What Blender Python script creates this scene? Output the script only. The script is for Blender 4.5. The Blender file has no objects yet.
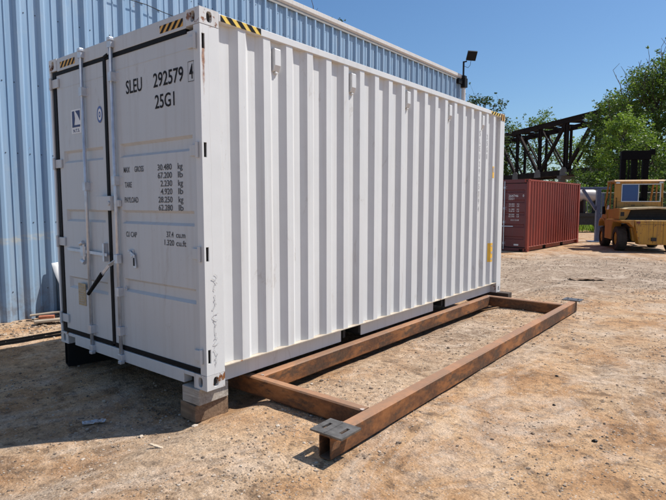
import bpy, bmesh, math, random
import numpy as np
from mathutils import Vector, Matrix, noise

R = math.radians
random.seed(7)
SC = bpy.context.scene
COL = SC.collection

# ------------------------------------------------------------------ camera
cam_d = bpy.data.cameras.new('camera')
cam = bpy.data.objects.new('camera', cam_d)
COL.objects.link(cam)
cam.location = (3.24501, -2.51493, 1.72699)
cam.rotation_euler = (1.48316297, 0.0, 0.67150484)
cam_d.sensor_width = 36.0
cam_d.lens = 528.219 / 666.0 * 36.0
cam_d.clip_start = 0.05
cam_d.clip_end = 3000.0
SC.camera = cam

# ------------------------------------------------------------------ sky and sun
SUN = Vector((1.26, 1.68, 3.166)).normalized()
elev = math.asin(SUN.z)
azim = math.atan2(SUN.x, SUN.y)
world = bpy.data.worlds.new('World')
SC.world = world
world.use_nodes = True
wn = world.node_tree.nodes
wl = world.node_tree.links
for n in list(wn):
    wn.remove(n)
sky = wn.new('ShaderNodeTexSky')
sky.sky_type = 'NISHITA'
sky.sun_disc = False
sky.sun_elevation = elev
sky.sun_rotation = azim
sky.altitude = 0.0
sky.air_density = 1.1
sky.dust_density = 0.7
sky.ozone_density = 3.0
bg = wn.new('ShaderNodeBackground')
bg.inputs['Strength'].default_value = 0.080
wo = wn.new('ShaderNodeOutputWorld')
hs_ = wn.new('ShaderNodeHueSaturation')
hs_.inputs['Saturation'].default_value = 1.06
tint = wn.new('ShaderNodeMix')
tint.data_type = 'RGBA'
tint.blend_type = 'MULTIPLY'
tint.inputs[0].default_value = 1.0
tint.inputs[7].default_value = (.93, 1.08, 1.22, 1)
wl.new(sky.outputs[0], tint.inputs[6])
wl.new(tint.outputs[2], hs_.inputs['Color'])
wl.new(hs_.outputs[0], bg.inputs['Color'])
wl.new(bg.outputs[0], wo.inputs['Surface'])

sun_d = bpy.data.lights.new('sun', 'SUN')
sun_d.energy = 5.0
sun_d.angle = R(0.53)
sun_d.color = (1.0, 0.95, 0.885)
sun = bpy.data.objects.new('sun', sun_d)
COL.objects.link(sun)
sun.location = (10, 10, 30)
sun.rotation_euler = SUN.to_track_quat('Z', 'Y').to_euler()

SC.view_settings.view_transform = 'Standard'
SC.view_settings.look = 'None'
SC.view_settings.gamma = 1.0
SC.view_settings.exposure = 0.28
SC.view_settings.use_curve_mapping = False

# ------------------------------------------------------------------ node helpers
class NT:
    def __init__(self, name):
        self.m = bpy.data.materials.new(name)
        self.m.use_nodes = True
        self.n = self.m.node_tree.nodes
        self.l = self.m.node_tree.links
        self.b = self.n['Principled BSDF']
        self._tc = None

    def tc(self):
        if self._tc is None:
            self._tc = self.n.new('ShaderNodeTexCoord')
        return self._tc.outputs['Object']

    def mapping(self, scale=(1, 1, 1), loc=(0, 0, 0), rot=(0, 0, 0)):
        mp = self.n.new('ShaderNodeMapping')
        mp.inputs['Scale'].default_value = scale
        mp.inputs['Location'].default_value = loc
        mp.inputs['Rotation'].default_value = rot
        self.l.new(self.tc(), mp.inputs[0])
        return mp.outputs[0]

    def noise(self, scale=5, detail=4, rough=.55, vec=None, dist=0.0):
        t = self.n.new('ShaderNodeTexNoise')
        t.inputs['Scale'].default_value = scale
        t.inputs['Detail'].default_value = detail
        t.inputs['Roughness'].default_value = rough
        t.inputs['Distortion'].default_value = dist
        self.l.new(vec if vec is not None else self.tc(), t.inputs['Vector'])
        return t.outputs[0]

    def voro(self, scale=5, vec=None, feature='F1', out='Distance', rnd=1.0):
        t = self.n.new('ShaderNodeTexVoronoi')
        t.feature = feature
        t.inputs['Scale'].default_value = scale
        t.inputs['Randomness'].default_value = rnd
        self.l.new(vec if vec is not None else self.tc(), t.inputs['Vector'])
        return t.outputs[out]

    def ramp(self, fac, stops):
        r = self.n.new('ShaderNodeValToRGB')
        e = r.color_ramp.elements
        while len(e) < len(stops):
            e.new(0.5)
        for i, (p, c) in enumerate(stops):
            e[i].position = p
            e[i].color = (c, c, c, 1) if isinstance(c, (int, float)) else (*c, 1)
        self.l.new(fac, r.inputs[0])
        return r.outputs[0]

    def mix(self, fac, a, b, mode='MIX'):
        m = self.n.new('ShaderNodeMix')
        m.data_type = 'RGBA'
        m.blend_type = mode
        for sock, v in ((m.inputs[0], fac), (m.inputs[6], a), (m.inputs[7], b)):
            if isinstance(v, (int, float)):
                sock.default_value = v
            elif isinstance(v, tuple):
                sock.default_value = (*v, 1) if len(v) == 3 else v
            else:
                self.l.new(v, sock)
        return m.outputs[2]

    def math(self, op, a, b=0.0, c=None, clamp=False):
        m = self.n.new('ShaderNodeMath')
        m.operation = op
        m.use_clamp = clamp
        for i, v in enumerate((a, b) if c is None else (a, b, c)):
            if isinstance(v, (int, float)):
                m.inputs[i].default_value = v
            else:
                self.l.new(v, m.inputs[i])
        return m.outputs[0]

    def sep(self, vec=None):
        s = self.n.new('ShaderNodeSeparateXYZ')
        self.l.new(vec if vec is not None else self.tc(), s.inputs[0])
        return s.outputs

    def bump(self, h, strength=.3, dist=.01, normal=None):
        b = self.n.new('ShaderNodeBump')
        b.inputs['Strength'].default_value = strength
        b.inputs['Distance'].default_value = dist
        self.l.new(h, b.inputs['Height'])
        if normal is not None:
            self.l.new(normal, b.inputs['Normal'])
        self.l.new(b.outputs[0], self.b.inputs['Normal'])
        return b.outputs[0]

    def col(self, c):
        if isinstance(c, tuple):
            self.b.inputs['Base Color'].default_value = (*c, 1)
        else:
            self.l.new(c, self.b.inputs['Base Color'])
        return self

    def set(self, rough=.5, metal=0.0, spec=None):
        if isinstance(rough, (int, float)):
            self.b.inputs['Roughness'].default_value = rough
        else:
            self.l.new(rough, self.b.inputs['Roughness'])
        self.b.inputs['Metallic'].default_value = metal
        if spec is not None:
            self.b.inputs['Specular IOR Level'].default_value = spec
        return self


def plain(name, c, rough=.6, metal=0.0, var=.12, scale=9, bump=0.0):
    t = NT(name)
    n = t.noise(scale, 5, .6)
    d = tuple(x * (1 - var) for x in c)
    e = tuple(min(1, x * (1 + var)) for x in c)
    t.col(t.ramp(n, [(.3, d), (.7, e)])).set(rough, metal, .12 if max(c) < .06 else None)
    if bump:
        t.bump(n, bump, .01)
    return t.m


def paint(name, c, dirt=(.30, .24, .18), rust=0.0, dirt_amt=.25, rough=.42, streak=True, spots=.5, tone=.06, low=0.0):
    """worn sheet-metal paint: faint tone changes, run-down dirt, rust chips"""
    t = NT(name)
    n1 = t.noise(1.3, 4, .6)
    base = t.ramp(n1, [(.3, tuple(x * (1 - tone) for x in c)), (.7, c)])
    if streak:
        st = t.noise(1.0, 5, .62, t.mapping((16, 16, .55)))
        f = t.ramp(st, [(.5, 0.0), (.8, dirt_amt)])
        base = t.mix(f, base, dirt)
    sm = t.noise(26, 5, .7)
    f2 = t.ramp(sm, [(.62, 0.0), (.80, spots * dirt_amt * 1.6)])
    base = t.mix(f2, base, dirt)
    sc = t.noise(3.2, 6, .8, t.mapping((1, 1, .35), (2, 5, 1)), 1.5)
    base = t.mix(t.ramp(sc, [(.60, 0.0), (.66, dirt_amt * 1.1)]), base, dirt)
    if low:
        z = t.sep()[2]
        lf = t.math('MULTIPLY_ADD', z, -1.0 / low, 1.0, clamp=True)
        nn = t.noise(5, 6, .7)
        lf = t.math('MULTIPLY', lf, nn)
        base = t.mix(lf, base, dirt)
    if rust:
        rn = t.noise(9, 7, .68)
        f3 = t.ramp(rn, [(.70 - rust, 0.0), (.735 - rust, 1.0)])
        rc = t.ramp(t.noise(40, 4, .6), [(.3, (.10, .035, .015)), (.7, (.32, .13, .045))])
        base = t.mix(f3, base, rc)
    t.col(base)
    rr = t.ramp(n1, [(.3, rough - .06), (.7, rough + .1)])
    t.set(rr)
    wv = t.math('ADD', t.noise(2.2, 3, .5), t.math('MULTIPLY', t.noise(7, 2, .5), .25))
    t.bump(wv, .16, .02)
    return t.m


# ------------------------------------------------------------------ mesh helpers
class MB:
    def __init__(self):
        self.v = []
        self.f = []
        self.mi = []

    def add(self, vs, fs, mi=0):
        o = len(self.v)
        self.v += [tuple(x) for x in vs]
        self.f += [tuple(i + o for i in f) for f in fs]
        self.mi += [mi] * len(fs)
        return self

    def box(self, x0, y0, z0, x1, y1, z1, mi=0, M=None):
        vs = [Vector((x, y, z)) for z in (z0, z1) for y in (y0, y1) for x in (x0, x1)]
        if M is not None:
            vs = [M @ v for v in vs]
        fs = [(0, 2, 3, 1), (4, 5, 7, 6), (0, 1, 5, 4), (2, 6, 7, 3), (0, 4, 6, 2), (1, 3, 7, 5)]
        return self.add(vs, fs, mi)

    def bar(self, p0, p1, w, h, mi=0, up=(0, 0, 1)):
        """rectangular bar between two points: w sideways, h along up"""
        p0, p1 = Vector(p0), Vector(p1)
        d = (p1 - p0).normalized()
        s = d.cross(Vector(up))
        if s.length < 1e-4:
            s = d.cross(Vector((1, 0, 0)))
        s.normalize()
        u = s.cross(d).normalized()
        vs = []
        for p in (p0, p1):
            for a, b in ((-1, -1), (1, -1), (1, 1), (-1, 1)):
                vs.append(p + s * (a * w / 2) + u * (b * h / 2))
        fs = [(0, 3, 2, 1), (4, 5, 6, 7)] + [(i, (i + 1) % 4, 4 + (i + 1) % 4, 4 + i) for i in range(4)]
        return self.add(vs, fs, mi)

    def tube(self, p0, p1, r0, r1=None, n=10, mi=0, caps=True):
        r1 = r0 if r1 is None else r1
        p0, p1 = Vector(p0), Vector(p1)
        d = (p1 - p0).normalized()
        a = d.orthogonal().normalized()
        b = d.cross(a)
        vs = []
        for p, r in ((p0, r0), (p1, r1)):
            for k in range(n):
                t = 2 * math.pi * k / n
                vs.append(p + a * (r * math.cos(t)) + b * (r * math.sin(t)))
        fs = [(i, (i + 1) % n, n + (i + 1) % n, n + i) for i in range(n)]
        if caps:
            fs += [tuple(range(n - 1, -1, -1)), tuple(range(n, 2 * n))]
        return self.add(vs, fs, mi)

    def path(self, pts, r, n=8, mi=0):
        for i in range(len(pts) - 1):
            self.tube(pts[i], pts[i + 1], r, r, n, mi)
        return self

    def prism(self, prof, axis, a, b, mi=0, caps=True):
        """profile points in the two other axes (cyclic order), extruded along axis from a to b"""
        n = len(prof)
        def mk(p, t):
            if axis == 'x':
                return (t, p[0], p[1])
            if axis == 'y':
                return (p[0], t, p[1])
            return (p[0], p[1], t)
        vs = [mk(p, a) for p in prof] + [mk(p, b) for p in prof]
        fs = [(i, (i + 1) % n, n + (i + 1) % n, n + i) for i in range(n)]
        if caps:
            fs += [tuple(range(n - 1, -1, -1)), tuple(range(n, 2 * n))]
        return self.add(vs, fs, mi)

    def build(self, name, mats, parent=None, smooth=False, bevel=0.0, recalc=True, seg=2, angle=35):
        me = bpy.data.meshes.new(name)
        me.from_pydata(self.v, [], self.f)
        if not isinstance(mats, (list, tuple)):
            mats = [mats]
        for m in mats:
            me.materials.append(m)
        for p, k in zip(me.polygons, self.mi):
            p.material_index = k
        if recalc:
            bm = bmesh.new()
            bm.from_mesh(me)
            bmesh.ops.recalc_face_normals(bm, faces=bm.faces)
            bm.to_mesh(me)
            bm.free()
        me.update()
        o = bpy.data.objects.new(name, me)
        COL.objects.link(o)
        if parent is not None:
            o.parent = parent
        if smooth:
            for p in me.polygons:
                p.use_smooth = True
        if bevel:
            md = o.modifiers.new('bevel', 'BEVEL')
            md.width = bevel
            md.segments = seg
            md.limit_method = 'ANGLE'
            md.angle_limit = R(angle)
        return o


def empty(name, loc=(0, 0, 0), rz=0.0):
    o = bpy.data.objects.new(name, None)
    o.empty_display_size = .3
    COL.objects.link(o)
    o.location = loc
    o.rotation_euler = (0, 0, rz)
    return o


def tag(o, label=None, cat=None, group=None, kind=None):
    if label:
        o['label'] = label
    if cat:
        o['category'] = cat
    if group:
        o['group'] = group
    if kind:
        o['kind'] = kind
    return o


def copy_tree(o, parent=None):
    c = o.copy()
    COL.objects.link(c)
    if parent is not None:
        c.parent = parent
    for ch in list(o.children):
        copy_tree(ch, c)
    return c


_gl = {}
def glyphs(s):
    """verts/faces of a string with the built-in font, height normalised to 1"""
    if s in _gl:
        return _gl[s]
    cu = bpy.data.curves.new('t', 'FONT')
    cu.body = s
    cu.size = 1.0
    cu.resolution_u = 3
    cu.offset = .012
    ob = bpy.data.objects.new('t', cu)
    COL.objects.link(ob)
    dg = bpy.context.evaluated_depsgraph_get()
    me = bpy.data.meshes.new_from_object(ob.evaluated_get(dg))
    vs = [(v.co.x, v.co.y) for v in me.vertices]
    fs = [tuple(p.vertices) for p in me.polygons]
    bpy.data.objects.remove(ob)
    bpy.data.curves.remove(cu)
    bpy.data.meshes.remove(me)
    _gl[s] = (vs, fs)
    return _gl[s]


def text(mb, s, x, z, h, width=None, plane='door', off=0.0, mi=0, right=False, sx=.62):
    """cap height h; text laid on the door plane (facing -y) or on the side plane (facing +x)"""
    vs, fs = glyphs(s)
    if not vs:
        return
    x0 = min(v[0] for v in vs)
    x1 = max(v[0] for v in vs)
    k = h / .69
    kx = (width / (x1 - x0)) if width else k * sx
    w = (x1 - x0) * kx
    if right:
        x = x - w
    out = []
    for a, b in vs:
        px, pz = x + (a - x0) * kx, z + b * k
        out.append((px, off, pz) if plane == 'door' else (off, px, pz))
    mb.add(out, fs, mi)


# ------------------------------------------------------------------ materials
def mat_ground():
    t = NT('dirt_yard')
    big = t.noise(.22, 4, .55)
    mid = t.noise(1.5, 6, .62)
    fine = t.noise(14, 8, .72)
    vfine = t.noise(75, 5, .7)
    dirt = t.ramp(mid, [(.29, (.28, .148, .070)), (.43, (.44, .258, .132)), (.57, (.54, .355, .205)), (.72, (.63, .46, .31))])
    # grey gravelly stretches
    grey = t.ramp(fine, [(.3, (.15, .11, .08)), (.5, (.31, .245, .185)), (.7, (.50, .42, .34))])
    gm = t.math('ADD', t.math('MULTIPLY', big, 1.0), t.math('MULTIPLY', mid, .45))
    xyz = t.sep()
    # grey zone reaches from behind the white container out past the red one, and into the frame
    def blob(cx, cy, rx, ry):
        a = t.math('DIVIDE', t.math('SUBTRACT', xyz[0], cx), rx)
        b = t.math('DIVIDE', t.math('SUBTRACT', xyz[1], cy), ry)
        d = t.math('ADD', t.math('MULTIPLY', a, a), t.math('MULTIPLY', b, b))
        return t.math('SUBTRACT', 1.0, d, clamp=True)
    z = t.math('ADD', blob(-.2, 12.0, 4.5, 5.5), t.math('MULTIPLY', blob(.5, 3.2, 1.0, 3.2), .45))
    z = t.math('ADD', z, t.math('MULTIPLY', blob(2.7, 3.2, .9, 1.5), .35))
    z = t.math('ADD', z, 0.0, clamp=True)
    gm = t.math('ADD', gm, t.math('MULTIPLY', z, .45))
    gf = t.ramp(gm, [(.72, 0.0), (1.12, .8)])
    base = t.mix(gf, dirt, grey)
    # darker damp/trodden smudges
    sm = t.noise(3.2, 7, .72, t.mapping((1, 1.4, 1), (3, 7, 0), (0, 0, .5)), .6)
    base = t.mix(t.ramp(sm, [(.51, 0.0), (.62, .66)]), base, (.15, .092, .056))
    sm2 = t.noise(11, 6, .75, t.mapping((1, 1, 1), (13, 2, 0)))
    base = t.mix(t.ramp(sm2, [(.53, 0.0), (.62, .74)]), base, (.13, .085, .055))
    # pale dust smears
    ps = t.noise(1.1, 6, .7, t.mapping((1.3, .8, 1), (0, 0, 0), (0, 0, -.7)), 1.2)
    base = t.mix(t.ramp(ps, [(.50, 0.0), (.66, .60)]), base, (.62, .50, .39))
    # faint wheel tracks with tread marks, crossing the open yard
    tk_ = t.math('SINE', t.math('MULTIPLY_ADD', t.math('SUBTRACT', xyz[0], t.math('MULTIPLY', xyz[1], .25)), 1.15, 1.3))
    tk_ = t.math('MULTIPLY', t.math('SUBTRACT', tk_, .80, clamp=True), 5.0, clamp=True)
    tk_ = t.math('MULTIPLY', tk_, t.ramp(t.noise(.8, 5, .7, t.mapping((1, 1, 1), (31, 5, 0))), [(.42, 0.0), (.62, 1.0)]))
    base = t.mix(t.math('MULTIPLY', tk_, .42), base, (.58, .46, .34))
    lug = t.math('SINE', t.math('ADD', t.math('MULTIPLY', xyz[1], 62.0), t.math('MULTIPLY', t.math('ABSOLUTE', t.math('SINE', t.math('MULTIPLY', xyz[0], 14.0))), 5.0)))
    base = t.mix(t.math('MULTIPLY', t.math('MULTIPLY', tk_, .30), t.math('GREATER_THAN', lug, .25)), base, (.22, .145, .09))
    # grit: tiny light and dark stones
    v = t.voro(60, out='Distance')
    vc = t.voro(60, out='Color')
    cs = t.n.new('ShaderNodeSeparateColor')
    t.l.new(vc, cs.inputs[0])
    pick = t.math('GREATER_THAN', cs.outputs[0], .78)
    core = t.math('LESS_THAN', v, .36)
    gcol = t.ramp(cs.outputs[1], [(.0, (.08, .06, .05)), (.5, (.30, .24, .19)), (1, (.62, .56, .48))])
    base = t.mix(t.math('MULTIPLY', t.math('MULTIPLY', pick, core), .75), base, gcol)
    spk = t.ramp(vfine, [(.35, .72), (.65, 1.18)])
    base = t.mix(1.0, base, spk, 'MULTIPLY')
    spk2 = t.ramp(fine, [(.32, .76), (.66, 1.14)])
    base = t.mix(1.0, base, spk2, 'MULTIPLY')
    t.col(base).set(.95, spec=.2)
    h = t.math('ADD', t.math('MULTIPLY', fine, 1.0), t.math('MULTIPLY', vfine, .35))
    h = t.math('ADD', h, t.math('MULTIPLY', sm, .8))
    h = t.math('ADD', h, t.math('MULTIPLY', t.math('SUBTRACT', .5, v), .22))
    t.bump(h, .9, .022)
    return t.m


def mat_rusty_steel():
    t = NT('rusty_steel')
    n = t.noise(1.6, 7, .68, t.mapping((1, 1, 2.2)), .4)
    c = t.ramp(n, [(.32, (.022, .015, .012)), (.45, (.085, .034, .015)), (.56, (.26, .10, .030)), (.72, (.37, .165, .06))])
    c = t.mix(t.ramp(t.noise(3.6, 6, .7, t.mapping((1, 1, 3), (4, 0, 0))), [(.50, 0.0), (.60, .9)]), c, (.055, .034, .022))
    c = t.mix(t.ramp(t.noise(30, 5, .7), [(.35, 0.0), (.75, .28)]), c, (.38, .18, .075))
    # handling dust on upward faces
    g = t.n.new('ShaderNodeNewGeometry')
    up = t.sep(g.outputs['Normal'])[2]
    c = t.mix(t.math('MULTIPLY', t.math('MAXIMUM', up, 0.0), .55), c, (.40, .235, .145))
    t.col(c).set(.72, .15)
    t.bump(t.noise(18, 6, .7), .25, .006)
    return t.m


def mat_timber(name, a, b, sc=1.0, axis='x'):
    t = NT(name)
    s = (1.2, 22, 22) if axis == 'x' else (22, 1.2, 22)
    n = t.noise(2.2 * sc, 6, .65, t.mapping(s), .5)
    c = t.ramp(n, [(.3, a), (.68, b)])
    c = t.mix(t.ramp(t.noise(6, 5, .7), [(.5, 0.0), (.75, .55)]), c, tuple(x * .45 for x in a))
    t.col(c).set(.85)
    t.bump(n, .5, .006)
    return t.m


def mat_bluewall():
    t = NT('blue_wall_sheet')
    n = t.noise(1.0, 5, .6, t.mapping((9, 9, .35)))
    c = t.ramp(n, [(.25, (.19, .31, .455)), (.5, (.275, .395, .53)), (.8, (.38, .475, .57))])
    c = t.mix(t.ramp(t.noise(2.3, 7, .75), [(.55, 0.0), (.75, .35)]), c, (.50, .52, .50))
    # chalky yellowish splash band about 1.7 m up
    z = t.sep()[2]
    band = t.math('SUBTRACT', 1.0, t.math('MULTIPLY', t.math('ABSOLUTE', t.math('SUBTRACT', z, 1.22)), 9.0), clamp=True)
    bn = t.ramp(t.noise(2.2, 5, .7, t.mapping((1, 1, 3))), [(.45, 0.0), (.6, .7)])
    c = t.mix(t.math('MULTIPLY', band, bn), c, (.60, .52, .36))
    # grimy foot of the wall, worn in blotches
    ft = t.math('MULTIPLY', t.math('SUBTRACT', 1.0, t.math('MULTIPLY', z, 1.4), clamp=True), t.ramp(t.noise(7, 6, .75), [(.42, 0.0), (.65, .8)]))
    c = t.mix(ft, c, (.17, .13, .11))
    rs = t.ramp(t.noise(6.5, 6, .7, t.mapping((1, 1, .8), (9, 3, 1))), [(.69, 0.0), (.73, .8)])
    c = t.mix(rs, c, (.30, .17, .09))
    t.col(c).set(.36, .0)
    t.bump(t.noise(1.7, 3, .5, t.mapping((2, 2, .5))), .12, .03)
    return t.m


def mat_leaf(name, dark, light, yellow=None):
    t = NT(name)
    g = t.n.new('ShaderNodeNewGeometry')
    rnd = g.outputs['Random Per Island']
    c = t.ramp(rnd, [(0.0, dark), (.6, light), (1.0, yellow or light)])
    c = t.mix(.35, c, t.ramp(t.noise(.35, 3, .5), [(.35, dark), (.65, light)]))
    t.col(c).set(.5, spec=.35)
    tr = t.n.new('ShaderNodeBsdfTranslucent')
    t.l.new(t.mix(.5, c, (light[0] * 1.6, light[1] * 1.7, light[2] * .6)), tr.inputs[0])
    ms = t.n.new('ShaderNodeMixShader')
    ms.inputs[0].default_value = .35
    t.l.new(t.b.outputs[0], ms.inputs[1])
    t.l.new(tr.outputs[0], ms.inputs[2])
    t.l.new(ms.outputs[0], t.n['Material Output'].inputs['Surface'])
    return t.m


def mat_stone():
    t = NT('loose_stone')
    g = t.n.new('ShaderNodeNewGeometry')
    c = t.ramp(g.outputs['Random Per Island'], [(0, (.09, .07, .055)), (.35, (.25, .18, .125)), (.7, (.36, .27, .19)), (1, (.48, .41, .33))])
    t.col(c).set(.9)
    return t.m


def mat_glass_blue():
    t = NT('tinted_window')
    t.col((.06, .16, .46)).set(.12)
    t.b.inputs['Transmission Weight'].default_value = .55
    t.b.inputs['Specular IOR Level'].default_value = .3
    return t.m


M = {}
M['ground'] = mat_ground()
M['rusty'] = mat_rusty_steel()
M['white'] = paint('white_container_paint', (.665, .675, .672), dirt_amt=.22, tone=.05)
M['door'] = paint('white_paint_shaded', (.575, .59, .595), dirt_amt=.22, tone=.07)  # same white as the sides, darkened for the shaded door end
M['whiterust'] = paint('white_paint_chipped', (.63, .63, .62), rust=.135, dirt_amt=.55)
M['lip'] = paint('dirty_white_edge', (.52, .45, .36), rust=.07, dirt_amt=.8, dirt=(.38, .27, .17))
M['red'] = paint('brick_red_paint', (.30, .050, .030), dirt=(.20, .10, .08), rust=.03, dirt_amt=.5, tone=.25, rough=.5)
M['reddark'] = paint('darker_red_paint', (.165, .038, .036), dirt=(.12, .06, .05), dirt_amt=.4, tone=.2, rough=.5)  # darker red than the sides
M['redlip'] = plain('red_edge', (.40, .16, .13), .6)
M['under'] = plain('dark_underside', (.05, .048, .046), .8)
M['rubber'] = plain('black_rubber', (.012, .012, .013), .6)
M['tyre'] = plain('dusty_tyre_rubber', (.055, .048, .042), .9, var=.35, scale=5, bump=.2)
M['galv'] = plain('galvanised_steel', (.58, .61, .65), .34, .45, .15, 14)
M['galvred'] = plain('red_painted_rod', (.33, .29, .28), .5, .3)
M['black'] = plain('black_paint', (.015, .015, .015), .5)
M['lettering'] = plain('black_lettering', (.02, .02, .022), .6)
M['scrawl'] = plain('grease_pencil', (.50, .50, .50), .6)
M['lettersmall'] = plain('worn_black_lettering', (.075, .075, .08), .6)
M['lettergrey'] = plain('faded_lettering', (.40, .40, .41), .6)
M['letterwhite'] = plain('white_lettering', (.68, .66, .64), .6)
M['yellow'] = plain('yellow_sticker', (.80, .46, .05), .5, var=.08)
M['stripeyellow'] = plain('warning_yellow', (.78, .55, .10), .5, var=.1)
M['stripeorange'] = plain('warning_orange', (.74, .40, .08), .5, var=.1)
M['stickerwhite'] = plain('sticker_white', (.78, .78, .77), .5, var=.03)
M['navy'] = plain('sticker_navy', (.03, .045, .14), .5)
M['bluering'] = plain('seal_blue', (.08, .14, .36), .5)
M['placard'] = plain('tan_placard', (.42, .33, .20), .55, .1, .3, 60)
M['blue'] = mat_bluewall()
M['trim'] = paint('eave_trim_white', (.66, .63, .59), dirt_amt=.3)
M['trimshadow'] = plain('gutter_shadow_grey', (.30, .29, .27), .55)  # grey painted in as the shadow under the gutter
M['timber'] = mat_timber('grey_weathered_timber', (.20, .155, .115), (.42, .35, .27))
M['timber2'] = mat_timber('brown_timber', (.12, .075, .045), (.30, .20, .125))
M['darktimber'] = mat_timber('dark_timber', (.035, .025, .02), (.10, .07, .05))
M['paintedtimber'] = mat_timber('whitewashed_timber', (.26, .22, .18), (.50, .46, .40))
M['plate'] = plain('mill_steel_plate', (.135, .13, .125), .42, .55, .45, 16, .15)
M['weld'] = plain('chalky_weld_smear', (.46, .38, .33), .7, 0, .25, 40)
M['bridge'] = plain('rusted_black_steel', (.017, .012, .011), .75, .2, .4, 1.5)
M['gusset'] = plain('gusset_grey', (.12, .115, .11), .7, .1, .3, 2)
M['concrete'] = plain('pier_concrete', (.12, .11, .10), .9, 0, .2, 1.5, .2)
M['fork'] = paint('worn_yellow_paint', (.54, .29, .04), dirt=(.16, .09, .045), rust=.12, dirt_amt=.95, tone=.2, rough=.5)
M['forkorange'] = paint('worn_orange_paint', (.47, .235, .045), dirt=(.16, .08, .04), rust=.08, dirt_amt=.8, tone=.2, rough=.5)
M['hood'] = paint('pale_hood_paint', (.66, .54, .33), dirt=(.3, .2, .1), rust=.03, dirt_amt=.5)  # paler than the rest of the bodywork
M['mast'] = plain('black_mast_steel', (.006, .006, .007), .8)
M['glass'] = mat_glass_blue()
M['bluesteel'] = plain('blue_grey_steel', (.13, .17, .26), .5, .2, .15)
M['tank'] = paint('dusty_white_tank', (.42, .38, .36), dirt_amt=.6)
M['sheet'] = paint('white_sheet', (.80, .80, .78), dirt_amt=.1, tone=.04)
M['brick'] = plain('red_brick', (.36, .12, .06), .9, 0, .25, 12, .3)
M['scrap'] = plain('crumpled_can_metal', (.45, .45, .46), .4, .7, .3, 30)
M['chip'] = plain('pale_wood_chip', (.62, .50, .36), .9)
M['bark'] = plain('tree_bark', (.085, .065, .05), .95, 0, .4, 3, .4)
M['leafmid'] = mat_leaf('leaf_mid_green', (.045, .09, .02), (.12, .19, .038), (.20, .24, .055))
M['leafbright'] = mat_leaf('leaf_bright_green', (.095, .175, .03), (.21, .31, .055), (.31, .37, .085))
M['leafdark'] = mat_leaf('leaf_dark_green', (.018, .036, .014), (.045, .08, .024), (.08, .10, .03))
M['leafbronze'] = mat_leaf('leaf_bronze', (.06, .05, .028), (.11, .09, .045), (.15, .10, .06))
M['stone'] = mat_stone()
M['lamp'] = plain('lamp_housing', (.02, .02, .022), .45)
M['lampglass'] = plain('lamp_glass', (.015, .015, .016), .3)
M['fence'] = plain('fence_wire_galvanised', (.22, .22, .21), .6, .4)
M['roof'] = plain('roof_sheet', (.45, .45, .44), .5, .2)
M['dust'] = plain('dark_shed_grey', (.16, .17, .17), .8)

# ================================================================== GROUND
FRX0, FRX1, FRY0, FRY1 = -.30, 1.12, .15, 6.42

def hump(x, y):
    """the yard lies a few centimetres higher on the open side of the container"""
    b = min(1, max(0, (15.5 - y) / 7.0))
    c = min(1, max(0, (y + 9.0) / 6.0))
    a = min(1, max(0, (x + .20) / .42))
    return .092 * a * a * (3 - 2 * a) * (b * b * (3 - 2 * b)) * (c * c * (3 - 2 * c))


def gh(x, y):
    """height of the ground: shallow lumps, flat where things stand"""
    h = noise.noise(Vector((x * .9, y * .9, 0))) * .016
    h += noise.noise(Vector((x * 2.7, y * 2.7, 3.1))) * .009
    h += noise.noise(Vector((x * 8.5, y * 8.5, 7.7))) * .0045
    h -= .012
    # shallow wheel tracks that cross the yard towards the red container
    tr = math.sin((x - .25 * y) * 1.15 + 1.3)
    h += -.010 * max(0, tr - .75) * 4
    h += hump(x, y)
    if x < -4.2 and -6 < y < 16:      # gravel banked against the blue wall
        h += min(1, (-4.2 - x) / .7) * .05
    return h


def axis(a0, a1, step, far_lo, far_hi, g=1.16):
    out = list(np.arange(a0, a1 + 1e-6, step))
    s = step
    p = a1
    while p < far_hi:
        s *= g
        p += s
        out.append(p)
    s = step
    p = a0
    while p > far_lo:
        s *= g
        p -= s
        out.insert(0, p)
    return out

gx = axis(-4.6, 4.6, .045, -900, 900)
gy = axis(-1.6, 8.0, .045, -900, 900)
gv = []
for y in gy:
    for x in gx:
        gv.append((x, y, gh(x, y) if (-8 < x < 14 and -8 < y < 40) else -.012))
nx = len(gx)
gf = [(j * nx + i, j * nx + i + 1, (j + 1) * nx + i + 1, (j + 1) * nx + i) for j in range(len(gy) - 1) for i in range(nx - 1)]
g = MB().add(gv, gf).build('ground', M['ground'], smooth=True, recalc=False)
tag(g, 'tan packed dirt and gravel of the open storage yard', 'ground', kind='structure')

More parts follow.
